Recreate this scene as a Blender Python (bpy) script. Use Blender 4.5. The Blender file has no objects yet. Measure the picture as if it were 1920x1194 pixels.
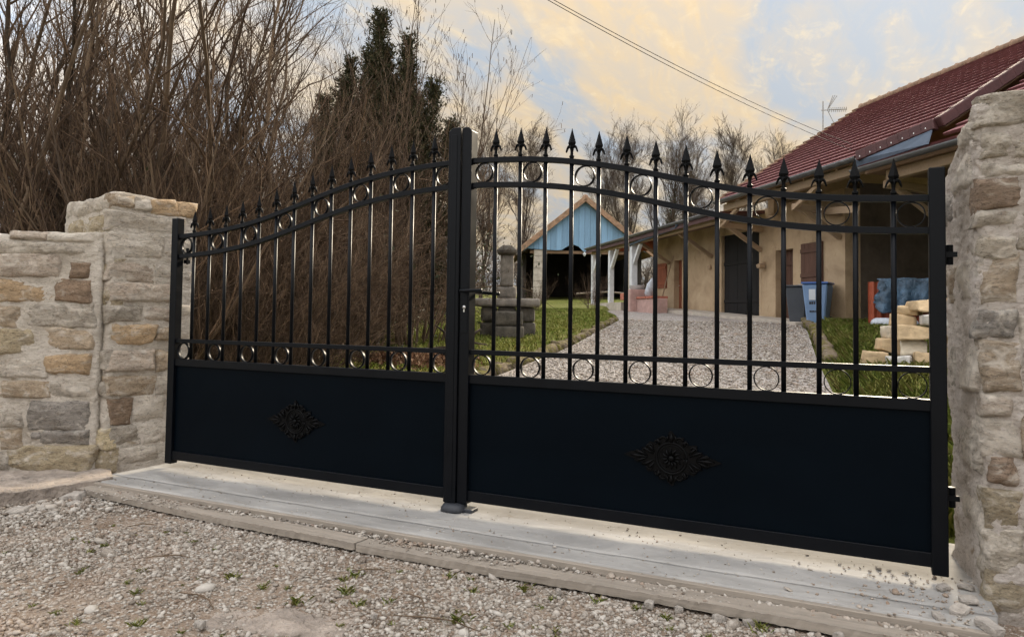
import bpy, bmesh, math, random
import numpy as np
from mathutils import Matrix, Vector

random.seed(7)
RNG = np.random.default_rng(11)
scene = bpy.context.scene
COL = scene.collection

# ------------------------------------------------------------------ camera
cam_d = bpy.data.cameras.new("camera")
cam = bpy.data.objects.new("camera", cam_d)
COL.objects.link(cam)
cam_d.sensor_width = 36.0
cam_d.lens = 36.0 * 1356.72 / 1920.0
cam_d.shift_y = -57.0 / 1920.0
cam_d.clip_start = 0.05
cam_d.clip_end = 2000.0
_y, _p, _r = -0.4520145, 0.0382221, -0.0133504
_F = Vector((math.sin(_y) * math.cos(_p), math.cos(_y) * math.cos(_p), math.sin(_p)))
_R0 = Vector((math.cos(_y), -math.sin(_y), 0.0))
_U0 = _R0.cross(_F)
_R = _R0 * math.cos(_r) - _U0 * math.sin(_r)
_U = _R0 * math.sin(_r) + _U0 * math.cos(_r)
_m = Matrix((_R, _U, -_F)).transposed().to_4x4()
_m.translation = Vector((1.69137, -2.95375, 0.94389))
cam.matrix_world = _m
scene.camera = cam

# ------------------------------------------------------------------ sky, sun, exposure
SUN_AZ = math.radians(5.0)      # clockwise from +Y
SUN_EL = math.radians(23.0)
sdir = Vector((math.sin(SUN_AZ) * math.cos(SUN_EL), math.cos(SUN_AZ) * math.cos(SUN_EL), math.sin(SUN_EL)))
world = bpy.data.worlds.new("World")
scene.world = world
world.use_nodes = True
wn, wl = world.node_tree.nodes, world.node_tree.links
wn.clear()


def wnode(t, **kw):
    n = wn.new(t)
    for k, v in kw.items():
        setattr(n, k, v)
    return n


def wmath(op, a, b=None, clamp=False):
    n = wnode('ShaderNodeMath', operation=op, use_clamp=clamp)
    for i, s in enumerate((a, b)):
        if s is None:
            continue
        if isinstance(s, (int, float)):
            n.inputs[i].default_value = s
        else:
            wl.new(s, n.inputs[i])
    return n.outputs[0]


def wmix(fac, a, b):
    n = wnode('ShaderNodeMix', data_type='RGBA')
    for s, i in ((fac, 0), (a, 6), (b, 7)):
        if isinstance(s, (int, float)):
            n.inputs[i].default_value = s
        elif isinstance(s, tuple):
            n.inputs[i].default_value = (*s, 1)
        else:
            wl.new(s, n.inputs[i])
    return n.outputs[2]


w_out = wnode('ShaderNodeOutputWorld')
w_bg = wnode('ShaderNodeBackground')
w_bg.inputs['Strength'].default_value = 0.1
w_sky = wnode('ShaderNodeTexSky', sky_type='NISHITA', sun_disc=False)
w_sky.sun_elevation = SUN_EL
w_sky.sun_rotation = SUN_AZ
w_sky.air_density = 1.2
w_sky.dust_density = 2.0
w_tc = wnode('ShaderNodeTexCoord')
w_sep = wnode('ShaderNodeSeparateXYZ')
wl.new(w_tc.outputs['Generated'], w_sep.inputs[0])
zc = wmath('ADD', wmath('MAXIMUM', w_sep.outputs[2], 0.0), 0.16)
w_cmb = wnode('ShaderNodeCombineXYZ')
wl.new(wmath('DIVIDE', w_sep.outputs[0], zc), w_cmb.inputs[0])
wl.new(wmath('DIVIDE', w_sep.outputs[1], zc), w_cmb.inputs[1])


def cloud_noise(scale, detail, rough, dist, loc, sq=(1, 1, 1), rot=0.0):
    mp = wnode('ShaderNodeMapping')
    mp.inputs['Location'].default_value = loc
    mp.inputs['Scale'].default_value = sq
    mp.inputs['Rotation'].default_value = (0, 0, rot)
    wl.new(w_cmb.outputs[0], mp.inputs[0])
    nz = wnode('ShaderNodeTexNoise')
    nz.inputs['Scale'].default_value = scale
    nz.inputs['Detail'].default_value = detail
    nz.inputs['Roughness'].default_value = rough
    nz.inputs['Distortion'].default_value = dist
    wl.new(mp.outputs[0], nz.inputs['Vector'])
    return nz.outputs['Fac']


def wramp(fac, lo, hi):
    n = wnode('ShaderNodeMapRange', interpolation_type='SMOOTHSTEP')
    n.inputs[1].default_value = lo
    n.inputs[2].default_value = hi
    wl.new(fac, n.inputs[0])
    return n.outputs[0]


w_dot = wnode('ShaderNodeVectorMath', operation='DOT_PRODUCT')
w_dot.inputs[1].default_value = sdir
wl.new(w_tc.outputs['Generated'], w_dot.inputs[0])
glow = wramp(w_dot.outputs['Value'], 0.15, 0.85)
big = wramp(cloud_noise(1.1, 4, 0.5, 0.5, (3.1, 1.7, 0), (2.0, 1, 1), 0.5), 0.40, 0.57)
mid = wramp(cloud_noise(3.4, 8, 0.60, 0.8, (0.4, 5.2, 0), (2.8, 1, 1), 0.5), 0.36, 0.66)
wisp = wramp(cloud_noise(9.0, 9, 0.66, 1.2, (7.4, 2.2, 0), (1.6, 1, 1), 0.6), 0.46, 0.70)
# tenfold radiances, the Background strength brings them back
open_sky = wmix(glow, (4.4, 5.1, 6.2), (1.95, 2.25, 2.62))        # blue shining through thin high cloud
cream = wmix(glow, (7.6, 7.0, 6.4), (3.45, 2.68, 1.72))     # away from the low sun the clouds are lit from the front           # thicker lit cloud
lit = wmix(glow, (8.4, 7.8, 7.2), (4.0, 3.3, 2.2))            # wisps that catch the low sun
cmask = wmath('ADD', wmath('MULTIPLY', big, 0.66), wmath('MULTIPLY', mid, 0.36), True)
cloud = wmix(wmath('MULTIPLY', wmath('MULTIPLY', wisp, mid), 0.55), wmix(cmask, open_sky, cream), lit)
# an overcast dome brightens towards the zenith
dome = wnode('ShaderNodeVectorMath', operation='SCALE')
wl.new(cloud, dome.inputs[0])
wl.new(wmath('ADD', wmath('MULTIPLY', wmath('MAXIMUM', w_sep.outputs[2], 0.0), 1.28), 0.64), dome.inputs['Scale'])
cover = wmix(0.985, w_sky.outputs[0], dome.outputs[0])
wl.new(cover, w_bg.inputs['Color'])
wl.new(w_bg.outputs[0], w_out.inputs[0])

sun_d = bpy.data.lights.new("sun", 'SUN')
sun_d.energy = 3.0
sun_d.angle = math.radians(12)
sun_d.color = (1.0, 0.86, 0.66)
sun = bpy.data.objects.new("sun", sun_d)
COL.objects.link(sun)
sun.rotation_euler = sdir.to_track_quat('Z', 'Y').to_euler()
sun.location = (0, 10, 12)

vs = scene.view_settings
vs.view_transform = 'Standard'
vs.look = 'None'
vs.exposure = 1.25
vs.gamma = 1.0
scene.render.engine = 'CYCLES'
scene.cycles.max_bounces = 4
scene.cycles.diffuse_bounces = 2
scene.cycles.use_adaptive_sampling = True
scene.cycles.adaptive_threshold = 0.03
scene.cycles.use_denoising = True


# ------------------------------------------------------------------ helpers: noise, meshes, objects
def _hash(ix, iy, iz, seed):
    h = (ix.astype(np.int64) * 374761393 + iy.astype(np.int64) * 668265263 + iz.astype(np.int64) * 2147483647 + seed * 974634777) & 0x7fffffff
    h = ((h ^ (h >> 13)) * 1274126177) & 0x7fffffff
    h = ((h ^ (h >> 16)) * 668265263) & 0x7fffffff
    return ((h ^ (h >> 11)) & 0xffff) / 32767.5 - 1.0


def vnoise(P, freq, seed=0):
    Q = np.asarray(P, float) * freq
    I = np.floor(Q)
    f = Q - I
    f = f * f * (3 - 2 * f)
    I = I.astype(np.int64)
    out = np.zeros(len(Q))
    for dx in (0, 1):
        for dy in (0, 1):
            for dz in (0, 1):
                w = (f[:, 0] if dx else 1 - f[:, 0]) * (f[:, 1] if dy else 1 - f[:, 1]) * (f[:, 2] if dz else 1 - f[:, 2])
                out += w * _hash(I[:, 0] + dx, I[:, 1] + dy, I[:, 2] + dz, seed)
    return out


def fbm(P, freq, octs=4, seed=0, gain=0.5):
    a, s, o = 1.0, 0.0, 0.0
    for i in range(octs):
        o = o + a * vnoise(P, freq * 2 ** i, seed + i * 17)
        s += a
        a *= gain
    return o / s


def np_mesh(name, V, F, smooth=False):
    V = np.asarray(V, np.float32)
    F = np.asarray(F, np.int32)
    k = F.shape[1]
    me = bpy.data.meshes.new(name)
    me.vertices.add(len(V))
    me.vertices.foreach_set('co', V.ravel())
    me.loops.add(F.size)
    me.loops.foreach_set('vertex_index', F.ravel())
    me.polygons.add(len(F))
    me.polygons.foreach_set('loop_start', np.arange(0, F.size, k, dtype=np.int32))
    try:
        me.polygons.foreach_set('loop_total', np.full(len(F), k, np.int32))
    except Exception:
        pass
    me.update(calc_edges=True)
    me.validate()
    if smooth:
        me.polygons.foreach_set('use_smooth', np.ones(len(me.polygons), bool))
    return me


class MB:
    """collects simple solids, builds one mesh"""

    def __init__(self):
        self.v, self.f = [], []

    def add(self, v, f):
        o = len(self.v)
        self.v += [tuple(map(float, p)) for p in v]
        self.f += [tuple(i + o for i in q) for q in f]
        return self

    def box(self, x0, x1, y0, y1, z0, z1):
        v = [(x, y, z) for z in (z0, z1) for y in (y0, y1) for x in (x0, x1)]
        return self.add(v, [(0, 2, 3, 1), (4, 5, 7, 6), (0, 1, 5, 4), (2, 6, 7, 3), (0, 4, 6, 2), (1, 3, 7, 5)])

    def bar(self, a, b, w, h, up=(0, 0, 1)):
        a, b = Vector(a), Vector(b)
        d = (b - a).normalized()
        s = d.cross(Vector(up))
        if s.length < 1e-4:
            s = d.cross(Vector((1, 0, 0)))
        s.normalize()
        u = s.cross(d)
        v = []
        for p in (a, b):
            for i, j in ((-1, -1), (1, -1), (1, 1), (-1, 1)):
                v.append(p + s * (w / 2 * i) + u * (h / 2 * j))
        return self.add(v, [(0, 1, 2, 3), (7, 6, 5, 4), (0, 4, 5, 1), (1, 5, 6, 2), (2, 6, 7, 3), (3, 7, 4, 0)])

    def prism(self, poly, z0, z1):
        n = len(poly)
        v = [(x, y, z0) for x, y in poly] + [(x, y, z1) for x, y in poly]
        f = [tuple(range(n - 1, -1, -1)), tuple(range(n, 2 * n))]
        f += [(i, (i + 1) % n, n + (i + 1) % n, n + i) for i in range(n)]
        return self.add(v, f)

    def prism_xz(self, poly, y0, y1):
        n = len(poly)
        v = [(x, y0, z) for x, z in poly] + [(x, y1, z) for x, z in poly]
        f = [tuple(range(n)), tuple(range(2 * n - 1, n - 1, -1))]
        f += [((i + 1) % n, i, n + i, n + (i + 1) % n) for i in range(n)]
        return self.add(v, f)

    def lathe(self, prof, n=16, c=(0, 0, 0), phase=0.0, sx=1.0, sy=1.0):
        v, f = [], []
        for r, z in prof:
            for i in range(n):
                a = 2 * math.pi * i / n + phase
                v.append((c[0] + r * math.cos(a) * sx, c[1] + r * math.sin(a) * sy, c[2] + z))
        m = len(prof)
        for j in range(m - 1):
            for i in range(n):
                f.append((j * n + i, j * n + (i + 1) % n, (j + 1) * n + (i + 1) % n, (j + 1) * n + i))
        f.append(tuple(range(n - 1, -1, -1)))
        f.append(tuple((m - 1) * n + i for i in range(n)))
        return self.add(v, f)

    def tube(self, pts, r, n=6):
        pts = [Vector(p) for p in pts]
        v, f = [], []
        for k, p in enumerate(pts):
            d = (pts[min(k + 1, len(pts) - 1)] - pts[max(k - 1, 0)]).normalized()
            s = d.cross(Vector((0.13, 0.31, 0.94)))
            if s.length < 1e-3:
                s = d.cross(Vector((1, 0, 0)))
            s.normalize()
            u = s.cross(d)
            rr = r[k] if isinstance(r, (list, tuple)) else r
            for i in range(n):
                a = 2 * math.pi * i / n
                v.append(p + s * (rr * math.cos(a)) + u * (rr * math.sin(a)))
        for k in range(len(pts) - 1):
            for i in range(n):
                f.append((k * n + i, k * n + (i + 1) % n, (k + 1) * n + (i + 1) % n, (k + 1) * n + i))
        f.append(tuple(range(n - 1, -1, -1)))
        f.append(tuple((len(pts) - 1) * n + i for i in range(n)))
        return self.add(v, f)

    def mesh(self, name, smooth=False, bevel=0.0):
        me = bpy.data.meshes.new(name)
        me.from_pydata(self.v, [], self.f)
        bm = bmesh.new()
        bm.from_mesh(me)
        bmesh.ops.recalc_face_normals(bm, faces=bm.faces)
        if bevel > 0:
            es = [e for e in bm.edges if len(e.link_faces) == 2 and e.calc_face_angle(0) > 0.5]
            bmesh.ops.bevel(bm, geom=es, offset=bevel, segments=1, affect='EDGES', profile=0.5)
        bm.to_mesh(me)
        bm.free()
        if smooth:
            me.polygons.foreach_set('use_smooth', np.ones(len(me.polygons), bool))
        return me

    def build(self, name, mat, parent=None, smooth=False, bevel=0.0):
        return ob(name, self.mesh(name, smooth, bevel), mat, parent)


def ob(name, me, mat=None, parent=None, loc=None, rotz=None):
    o = bpy.data.objects.new(name, me)
    COL.objects.link(o)
    if mat is not None and len(me.materials) == 0:
        me.materials.append(mat)
    if parent is not None:
        o.parent = parent
    if loc is not None:
        o.location = loc
    if rotz is not None:
        o.rotation_euler = (0, 0, rotz)
    return o


def thing(name, label, cat, loc=(0, 0, 0), rotz=0.0, group=None):
    o = bpy.data.objects.new(name, None)
    COL.objects.link(o)
    o.empty_display_size = 0.1
    o.location = loc
    o.rotation_euler = (0, 0, rotz)
    return tag(o, label, cat, group)


def tag(o, label, cat, group=None):
    o['label'] = label
    o['category'] = cat
    if group:
        o['group'] = group
    return o


def kind(o, k):
    o['kind'] = k
    return o


# ------------------------------------------------------------------ helpers: materials
def ramp_set(n, stops):
    cr = n.color_ramp
    while len(cr.elements) < len(stops):
        cr.elements.new(0.5)
    for e, (p, c) in zip(cr.elements, stops):
        e.position = p
        e.color = (*c, 1)


class Mat:
    def __init__(self, name, rough=0.8, metal=0.0, spec=0.5):
        self.m = bpy.data.materials.new(name)
        self.m.use_nodes = True
        self.n, self.l = self.m.node_tree.nodes, self.m.node_tree.links
        self.b = self.n['Principled BSDF']
        self.b.inputs['Roughness'].default_value = rough
        self.b.inputs['Metallic'].default_value = metal
        self.b.inputs['Specular IOR Level'].default_value = spec
        self.tc = self.n.new('ShaderNodeTexCoord')
        self.h = None

    def coord(self, scale=(1, 1, 1), space='Object', rnd=False):
        mp = self.n.new('ShaderNodeMapping')
        mp.inputs['Scale'].default_value = scale
        self.l.new(self.tc.outputs[space], mp.inputs[0])
        if rnd:
            oi = self.n.new('ShaderNodeObjectInfo')
            ml = self.n.new('ShaderNodeMath')
            ml.operation = 'MULTIPLY'
            ml.inputs[1].default_value = 37.0
            self.l.new(oi.outputs['Random'], ml.inputs[0])
            self.l.new(ml.outputs[0], mp.inputs['Location'])
        return mp.outputs[0]

    def noise(self, scale, detail=5, rough=0.6, dist=0.0, sq=(1, 1, 1), rnd=False):
        n = self.n.new('ShaderNodeTexNoise')
        n.inputs['Scale'].default_value = scale
        n.inputs['Detail'].default_value = detail
        n.inputs['Roughness'].default_value = rough
        n.inputs['Distortion'].default_value = dist
        self.l.new(self.coord(sq, rnd=rnd), n.inputs['Vector'])
        return n.outputs['Fac']

    def voro(self, scale, feature='F1', sq=(1, 1, 1), out='Distance'):
        n = self.n.new('ShaderNodeTexVoronoi')
        n.feature = feature
        n.inputs['Scale'].default_value = scale
        self.l.new(self.coord(sq), n.inputs['Vector'])
        return n.outputs[out]

    def wave(self, scale, sq=(1, 1, 1), dist=2.0, axis='X'):
        n = self.n.new('ShaderNodeTexWave')
        n.bands_direction = axis
        n.inputs['Scale'].default_value = scale
        n.inputs['Distortion'].default_value = dist
        n.inputs['Detail'].default_value = 3
        self.l.new(self.coord(sq), n.inputs['Vector'])
        return n.outputs['Fac']

    def ramp(self, fac, stops):
        n = self.n.new('ShaderNodeValToRGB')
        ramp_set(n, stops)
        self.l.new(fac, n.inputs[0])
        return n.outputs[0]

    def mask(self, fac, lo, hi):
        n = self.n.new('ShaderNodeMapRange')
        n.interpolation_type = 'SMOOTHSTEP'
        n.inputs[1].default_value = lo
        n.inputs[2].default_value = hi
        self.l.new(fac, n.inputs[0])
        return n.outputs[0]

    def mix(self, fac, a, b, mode='MIX'):
        n = self.n.new('ShaderNodeMix')
        n.data_type = 'RGBA'
        n.blend_type = mode
        for s, i in ((fac, 0), (a, 6), (b, 7)):
            if isinstance(s, (int, float)):
                n.inputs[i].default_value = s
            elif isinstance(s, tuple):
                n.inputs[i].default_value = (*s, 1)
            else:
                self.l.new(s, n.inputs[i])
        return n.outputs[2]

    def island(self):
        g = self.n.new('ShaderNodeNewGeometry')
        return g.outputs['Random Per Island']

    def objrand(self):
        return self.n.new('ShaderNodeObjectInfo').outputs['Random']

    def color(self, c):
        if isinstance(c, tuple):
            self.b.inputs['Base Color'].default_value = (*c, 1)
        else:
            self.l.new(c, self.b.inputs['Base Color'])
        return self

    def rough(self, r):
        self.l.new(r, self.b.inputs['Roughness'])
        return self

    def bump(self, fac, strength=0.5, dist=0.01):
        n = self.n.new('ShaderNodeBump')
        n.inputs['Strength'].default_value = strength
        n.inputs['Distance'].default_value = dist
        self.l.new(fac, n.inputs['Height'])
        if self.h is not None:
            self.l.new(self.h, n.inputs['Normal'])
        self.h = n.outputs[0]
        self.l.new(self.h, self.b.inputs['Normal'])
        return self


def simple(name, c, rough=0.8, metal=0.0, var=0.25, scale=8.0, bump=0.0, bscale=60.0, sq=(1, 1, 1), bdist=0.01):
    m = Mat(name, rough, metal)
    lo = tuple(x * (1 - var) for x in c)
    hi = tuple(min(1, x * (1 + var)) for x in c)
    m.color(m.ramp(m.noise(scale, 6, 0.65, 0.2, sq), [(0.3, lo), (0.7, hi)]))
    if bump:
        m.bump(m.noise(bscale, 5, 0.6, 0, sq), bump, bdist)
    return m.m


def wood(name, c, var=0.35, axis=2, rough=0.8, bump=0.4, scale=3.0):
    sq = [9.0, 9.0, 9.0]
    sq[axis] = 0.6
    m = Mat(name, rough, 0, 0.3)
    f = m.noise(scale, 8, 0.7, 0.6, tuple(sq), rnd=True)
    base = m.ramp(f, [(0.25, tuple(x * (1 - var) for x in c)), (0.5, c), (0.75, tuple(min(1, x * (1 + var)) for x in c))])
    r = m.objrand()
    m.color(m.mix(0.35, base, m.ramp(r, [(0.0, tuple(x * 0.6 for x in c)), (1.0, tuple(min(1, x * 1.35) for x in c))])))
    m.bump(f, bump, 0.004)
    return m.m


MORTAR_C = (0.70, 0.625, 0.525)


def mortar_mat(name, c=MORTAR_C):
    m = Mat(name, 0.93, 0, 0.2)
    a = m.noise(3.2, 6, 0.62, 0.4)
    b = m.noise(19, 7, 0.7, 0.2)
    col = m.ramp(a, [(0.28, (c[0] * 0.66, c[1] * 0.62, c[2] * 0.57)), (0.48, c), (0.72, (min(1, c[0] * 1.24), min(1, c[1] * 1.25), min(1, c[2] * 1.29)))])
    col = m.mix(m.mask(b, 0.55, 0.75), col, (c[0] * 1.3, c[1] * 1.3, c[2] * 1.31))
    col = m.mix(m.mask(m.noise(7.5, 5, 0.6, 1.0), 0.60, 0.74), col, (c[0] * 0.62, c[1] * 0.54, c[2] * 0.44))
    col = m.mix(m.mask(m.noise(48, 8, 0.78, 0.6, (1, 1, 1.8)), 0.52, 0.62), col, m.mix(0.75, col, (c[0] * 0.56, c[1] * 0.50, c[2] * 0.43)))
    col = m.mix(m.mask(m.noise(20, 8, 0.7, 1.5, (0.7, 0.7, 2.6)), 0.56, 0.64), col, m.mix(0.6, col, (c[0] * 0.5, c[1] * 0.44, c[2] * 0.37)))
    col = m.mix(m.mask(m.noise(95, 7, 0.75, 0.3), 0.56, 0.68), col, (c[0] * 1.28, c[1] * 1.28, c[2] * 1.3))
    m.color(col)
    m.bump(m.noise(34, 9, 0.75, 1.0, (1, 1, 1.9)), 1.0, 0.032)
    m.bump(m.noise(110, 6, 0.75), 0.7, 0.007)
    return m.m


def stone_mat(name, c, smear=0.58):
    """quarried limestone with mortar dragged over parts of it"""
    m = Mat(name, 0.9, 0, 0.2)
    a = m.noise(7.0, 7, 0.65, 0.9, (1, 1, 2.0), rnd=True)
    col = m.ramp(a, [(0.25, tuple(x * 0.55 for x in c)), (0.5, c), (0.76, tuple(min(0.8, x * 1.4) for x in c))])
    col = m.mix(m.mask(m.noise(28, 6, 0.7, 0.4, rnd=True), 0.52, 0.7), col, (c[0] * 0.62, c[1] * 0.52, c[2] * 0.42))
    r = m.objrand()
    col = m.mix(0.30, col, m.ramp(r, [(0, tuple(x * 0.62 for x in c)), (1, tuple(x * 1.3 for x in c))]))
    sm = m.mask(m.noise(9.5, 7, 0.66, 1.1, (1, 1, 1.6), rnd=True), smear - 0.12, smear + 0.14)
    mc = m.ramp(m.noise(16, 6, 0.7), [(0.3, tuple(x * 0.85 for x in MORTAR_C)), (0.7, tuple(min(1, x * 1.15) for x in MORTAR_C))])
    col = m.mix(m.mask(m.noise(60, 8, 0.78, 0.5, (1, 1, 2.2), rnd=True), 0.52, 0.60), col, m.mix(0.85, col, tuple(x * 0.42 for x in c)))
    col = m.mix(m.mask(m.noise(15, 8, 0.7, 1.8, (0.8, 0.8, 2.4), rnd=True), 0.56, 0.62), col, m.mix(0.7, col, tuple(x * 0.4 for x in c)))
    col = m.mix(m.mask(m.noise(85, 7, 0.75, 0.3, rnd=True), 0.58, 0.70), col, tuple(min(0.8, x * 1.5) for x in c))
    mc = m.mix(m.mask(m.noise(48, 8, 0.78, 0.6), 0.50, 0.66), mc, m.mix(0.5, mc, tuple(x * 0.4 for x in MORTAR_C)))
    m.color(m.mix(sm, col, mc))
    m.bump(m.noise(20, 9, 0.75, 1.2, (1, 1, 2.4), rnd=True), 1.0, 0.026)
    m.bump(m.noise(120, 6, 0.78), 0.8, 0.006)
    return m.m


M = {}
M['mortar'] = mortar_mat('mortar')
M['mortar_right'] = mortar_mat('mortar_right', (0.68, 0.605, 0.53))
for k, c, s in (('p', (0.47, 0.375, 0.285), 0.60), ('o', (0.47, 0.32, 0.175), 0.64), ('b', (0.26, 0.17, 0.10), 0.68), ('t', (0.42, 0.315, 0.205), 0.62),
                ('g', (0.38, 0.325, 0.255), 0.60), ('l', (0.40, 0.315, 0.19), 0.64), ('m', (0.53, 0.455, 0.365), 0.56), ('d', (0.27, 0.235, 0.195), 0.68),
                ('y', (0.54, 0.43, 0.255), 0.62), ('v', (0.45, 0.38, 0.285), 0.62)):
    M['st_' + k] = stone_mat('limestone_' + k, tuple(x * 1.02 + 0.045 for x in c), s - 0.035)
    M['sr_' + k] = stone_mat('smeared_limestone_' + k, tuple(x * 0.9 + 0.065 for x in c), s - 0.075)

# gate paint: satin black with a hint of blue
_g = Mat('gate_paint', 0.40, 0.0, 0.16)
_g.color((0.0010, 0.0017, 0.0032))
_g.rough(_g.ramp(_g.noise(9, 5, 0.6), [(0.3, (0.33,) * 3), (0.7, (0.5,) * 3)]))
_g.bump(_g.noise(700, 2, 0.5), 0.05, 0.0006)
M['gate'] = _g.m
_g = Mat('gate_sheet', 0.5, 0.0, 0.05)
_g.color(_g.ramp(_g.noise(2.2, 5, 0.6, 0, (1, 1, 2)), [(0.3, (0.0004, 0.0018, 0.0036)), (0.7, (0.0008, 0.0028, 0.0052))]))
_g.rough(_g.ramp(_g.noise(5, 6, 0.7), [(0.3, (0.42,) * 3), (0.75, (0.62,) * 3)]))
_g.bump(_g.noise(6, 3, 0.5), 0.03, 0.004)
M['sheet'] = _g.m
_g = Mat('cast_black', 0.45, 0.0, 0.10)
_g.color(_g.ramp(_g.noise(60, 4), [(0.3, (0.0006, 0.0006, 0.0008)), (0.7, (0.0016, 0.0016, 0.0018))]))
M['cast'] = _g.m
M['steel'] = simple('lock_steel', (0.55, 0.53, 0.5), 0.35, 1.0, 0.1)
M['rubber'] = simple('black_plastic', (0.02, 0.022, 0.027), 0.6, 0, 0.2, 30)

_g = Mat('concrete_sill', 0.85, 0, 0.3)
_c = _g.ramp(_g.noise(3.0, 7, 0.65, 0.5, (0.6, 1.6, 1)), [(0.3, (0.20, 0.19, 0.175)), (0.5, (0.29, 0.277, 0.256)), (0.72, (0.40, 0.38, 0.35))])
_c = _g.mix(_g.mask(_g.noise(14, 7, 0.7, 0.7, (0.5, 1.5, 1)), 0.58, 0.72), _c, (0.19, 0.165, 0.135))
_c = _g.mix(_g.mask(_g.noise(60, 4, 0.6), 0.66, 0.74), _c, (0.5, 0.48, 0.45))
_g.color(_c)
_g.bump(_g.noise(16, 7, 0.65, 0.6, (0.5, 1.5, 1)), 0.35, 0.006)
_g.bump(_g.noise(120, 5, 0.7), 0.25, 0.002)
M['concrete'] = _g.m
M['concrete_tan'] = simple('old_mortar_footing', (0.30, 0.25, 0.205), 0.95, 0, 0.42, 9, 1.0, 30, bdist=0.03)
M['crumb'] = simple('broken_mortar', (0.33, 0.295, 0.255), 0.95, 0, 0.3, 20, 0.8, 70)
M['form_wood'] = wood('formwork_wood', (0.25, 0.215, 0.175), 0.5, 0, 0.95, 0.9, 5.0)

_g = Mat('ground_dirt', 0.95, 0, 0.15)
_c = _g.ramp(_g.noise(3.5, 7, 0.65, 0.5), [(0.3, (0.135, 0.092, 0.062)), (0.52, (0.23, 0.175, 0.13)), (0.75, (0.33, 0.275, 0.22))])
_c = _g.mix(_g.mask(_g.noise(70, 4, 0.7), 0.5, 0.68), _c, (0.46, 0.425, 0.375))
_g.color(_c)
_g.bump(_g.voro(85), 0.9, 0.01)
M['dirt'] = _g.m

_g = Mat('gravel_stone', 0.9, 0, 0.2)
_c = _g.ramp(_g.island(), [(0.0, (0.11, 0.082, 0.06)), (0.22, (0.22, 0.187, 0.152)), (0.55, (0.305, 0.27, 0.228)), (0.85, (0.44, 0.405, 0.355)), (1.0, (0.20, 0.14, 0.10))])
_c = _g.mix(_g.mask(_g.noise(1.7, 5, 0.6, 0.4), 0.52, 0.68), _c, _g.mix(0.55, _c, (0.27, 0.185, 0.125)))
_c = _g.mix(_g.mask(_g.noise(90, 4, 0.6), 0.45, 0.75), _c, _g.mix(0.5, _c, (0.52, 0.475, 0.415)))
_g.color(_c)
_g.bump(_g.noise(260, 4, 0.7), 0.4, 0.003)
M['gravel'] = _g.m

_g = Mat('drive_gravel', 0.92, 0, 0.2)
_c = _g.ramp(_g.voro(34, out='Color'), [(0.0, (0.15, 0.13, 0.115)), (0.5, (0.32, 0.29, 0.268)), (1.0, (0.50, 0.465, 0.435))])
_c = _g.mix(_g.mask(_g.noise(0.7, 6, 0.6, 0.4), 0.42, 0.7), _c, _g.mix(0.5, _c, (0.30, 0.245, 0.20)))
_g.color(_c)
_g.bump(_g.voro(34), 1.0, 0.02)
M['drive'] = _g.m

_g = Mat('turf_soil', 0.95, 0, 0.1)
_c = _g.ramp(_g.noise(1.1, 7, 0.7, 0.4), [(0.3, (0.095, 0.11, 0.025)), (0.52, (0.145, 0.155, 0.035)), (0.75, (0.19, 0.165, 0.06))])
_g.color(_c)
_g.bump(_g.noise(30, 6, 0.7), 0.9, 0.05)
M['turf'] = _g.m
_g = Mat('grass_blade', 0.7, 0, 0.25)
_c = _g.ramp(_g.island(), [(0.0, (0.12, 0.165, 0.026)), (0.5, (0.20, 0.25, 0.04)), (0.82, (0.27, 0.28, 0.062)), (1.0, (0.36, 0.29, 0.12))])
_g.color(_g.mix(_g.mask(_g.noise(0.55, 4, 0.6), 0.45, 0.65), _c, _g.mix(0.5, _c, (0.29, 0.25, 0.07))))
M['grass'] = _g.m
_g = Mat('dead_leaves', 0.85, 0, 0.2)
_g.color(_g.ramp(_g.island(), [(0.0, (0.07, 0.035, 0.02)), (0.5, (0.16, 0.08, 0.04)), (1.0, (0.30, 0.19, 0.11))]))
M['litter'] = _g.m


def bark(name, a, b, scale=4.0):
    m = Mat(name, 0.85, 0, 0.2)
    c = m.ramp(m.island(), [(0.0, a), (0.55, tuple((x + y) / 2 for x, y in zip(a, b))), (1.0, b)])
    m.color(m.mix(m.mask(m.noise(scale, 4, 0.6), 0.4, 0.7), c, m.mix(0.5, c, tuple(x * 0.5 for x in a))))
    return m.m


M['stem'] = bark('thicket_stem', (0.045, 0.03, 0.019), (0.185, 0.127, 0.08))
M['twig'] = bark('thicket_twig', (0.045, 0.028, 0.018), (0.14, 0.09, 0.055))
M['trunk'] = bark('dark_bark', (0.03, 0.023, 0.017), (0.075, 0.056, 0.04))
M['far_twig'] = bark('far_twig', (0.075, 0.055, 0.042), (0.13, 0.098, 0.075))
_g = Mat('conifer_leaf', 0.8, 0, 0.2)
_g.color(_g.ramp(_g.island(), [(0.0, (0.022, 0.024, 0.010)), (0.6, (0.045, 0.045, 0.019)), (1.0, (0.10, 0.08, 0.038))]))
M['conifer'] = _g.m
_g = Mat('ivy_leaf', 0.6, 0, 0.4)
_g.color(_g.ramp(_g.island(), [(0.0, (0.02, 0.028, 0.012)), (0.6, (0.04, 0.05, 0.02)), (1.0, (0.08, 0.075, 0.03))]))
M['ivy'] = _g.m

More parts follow.
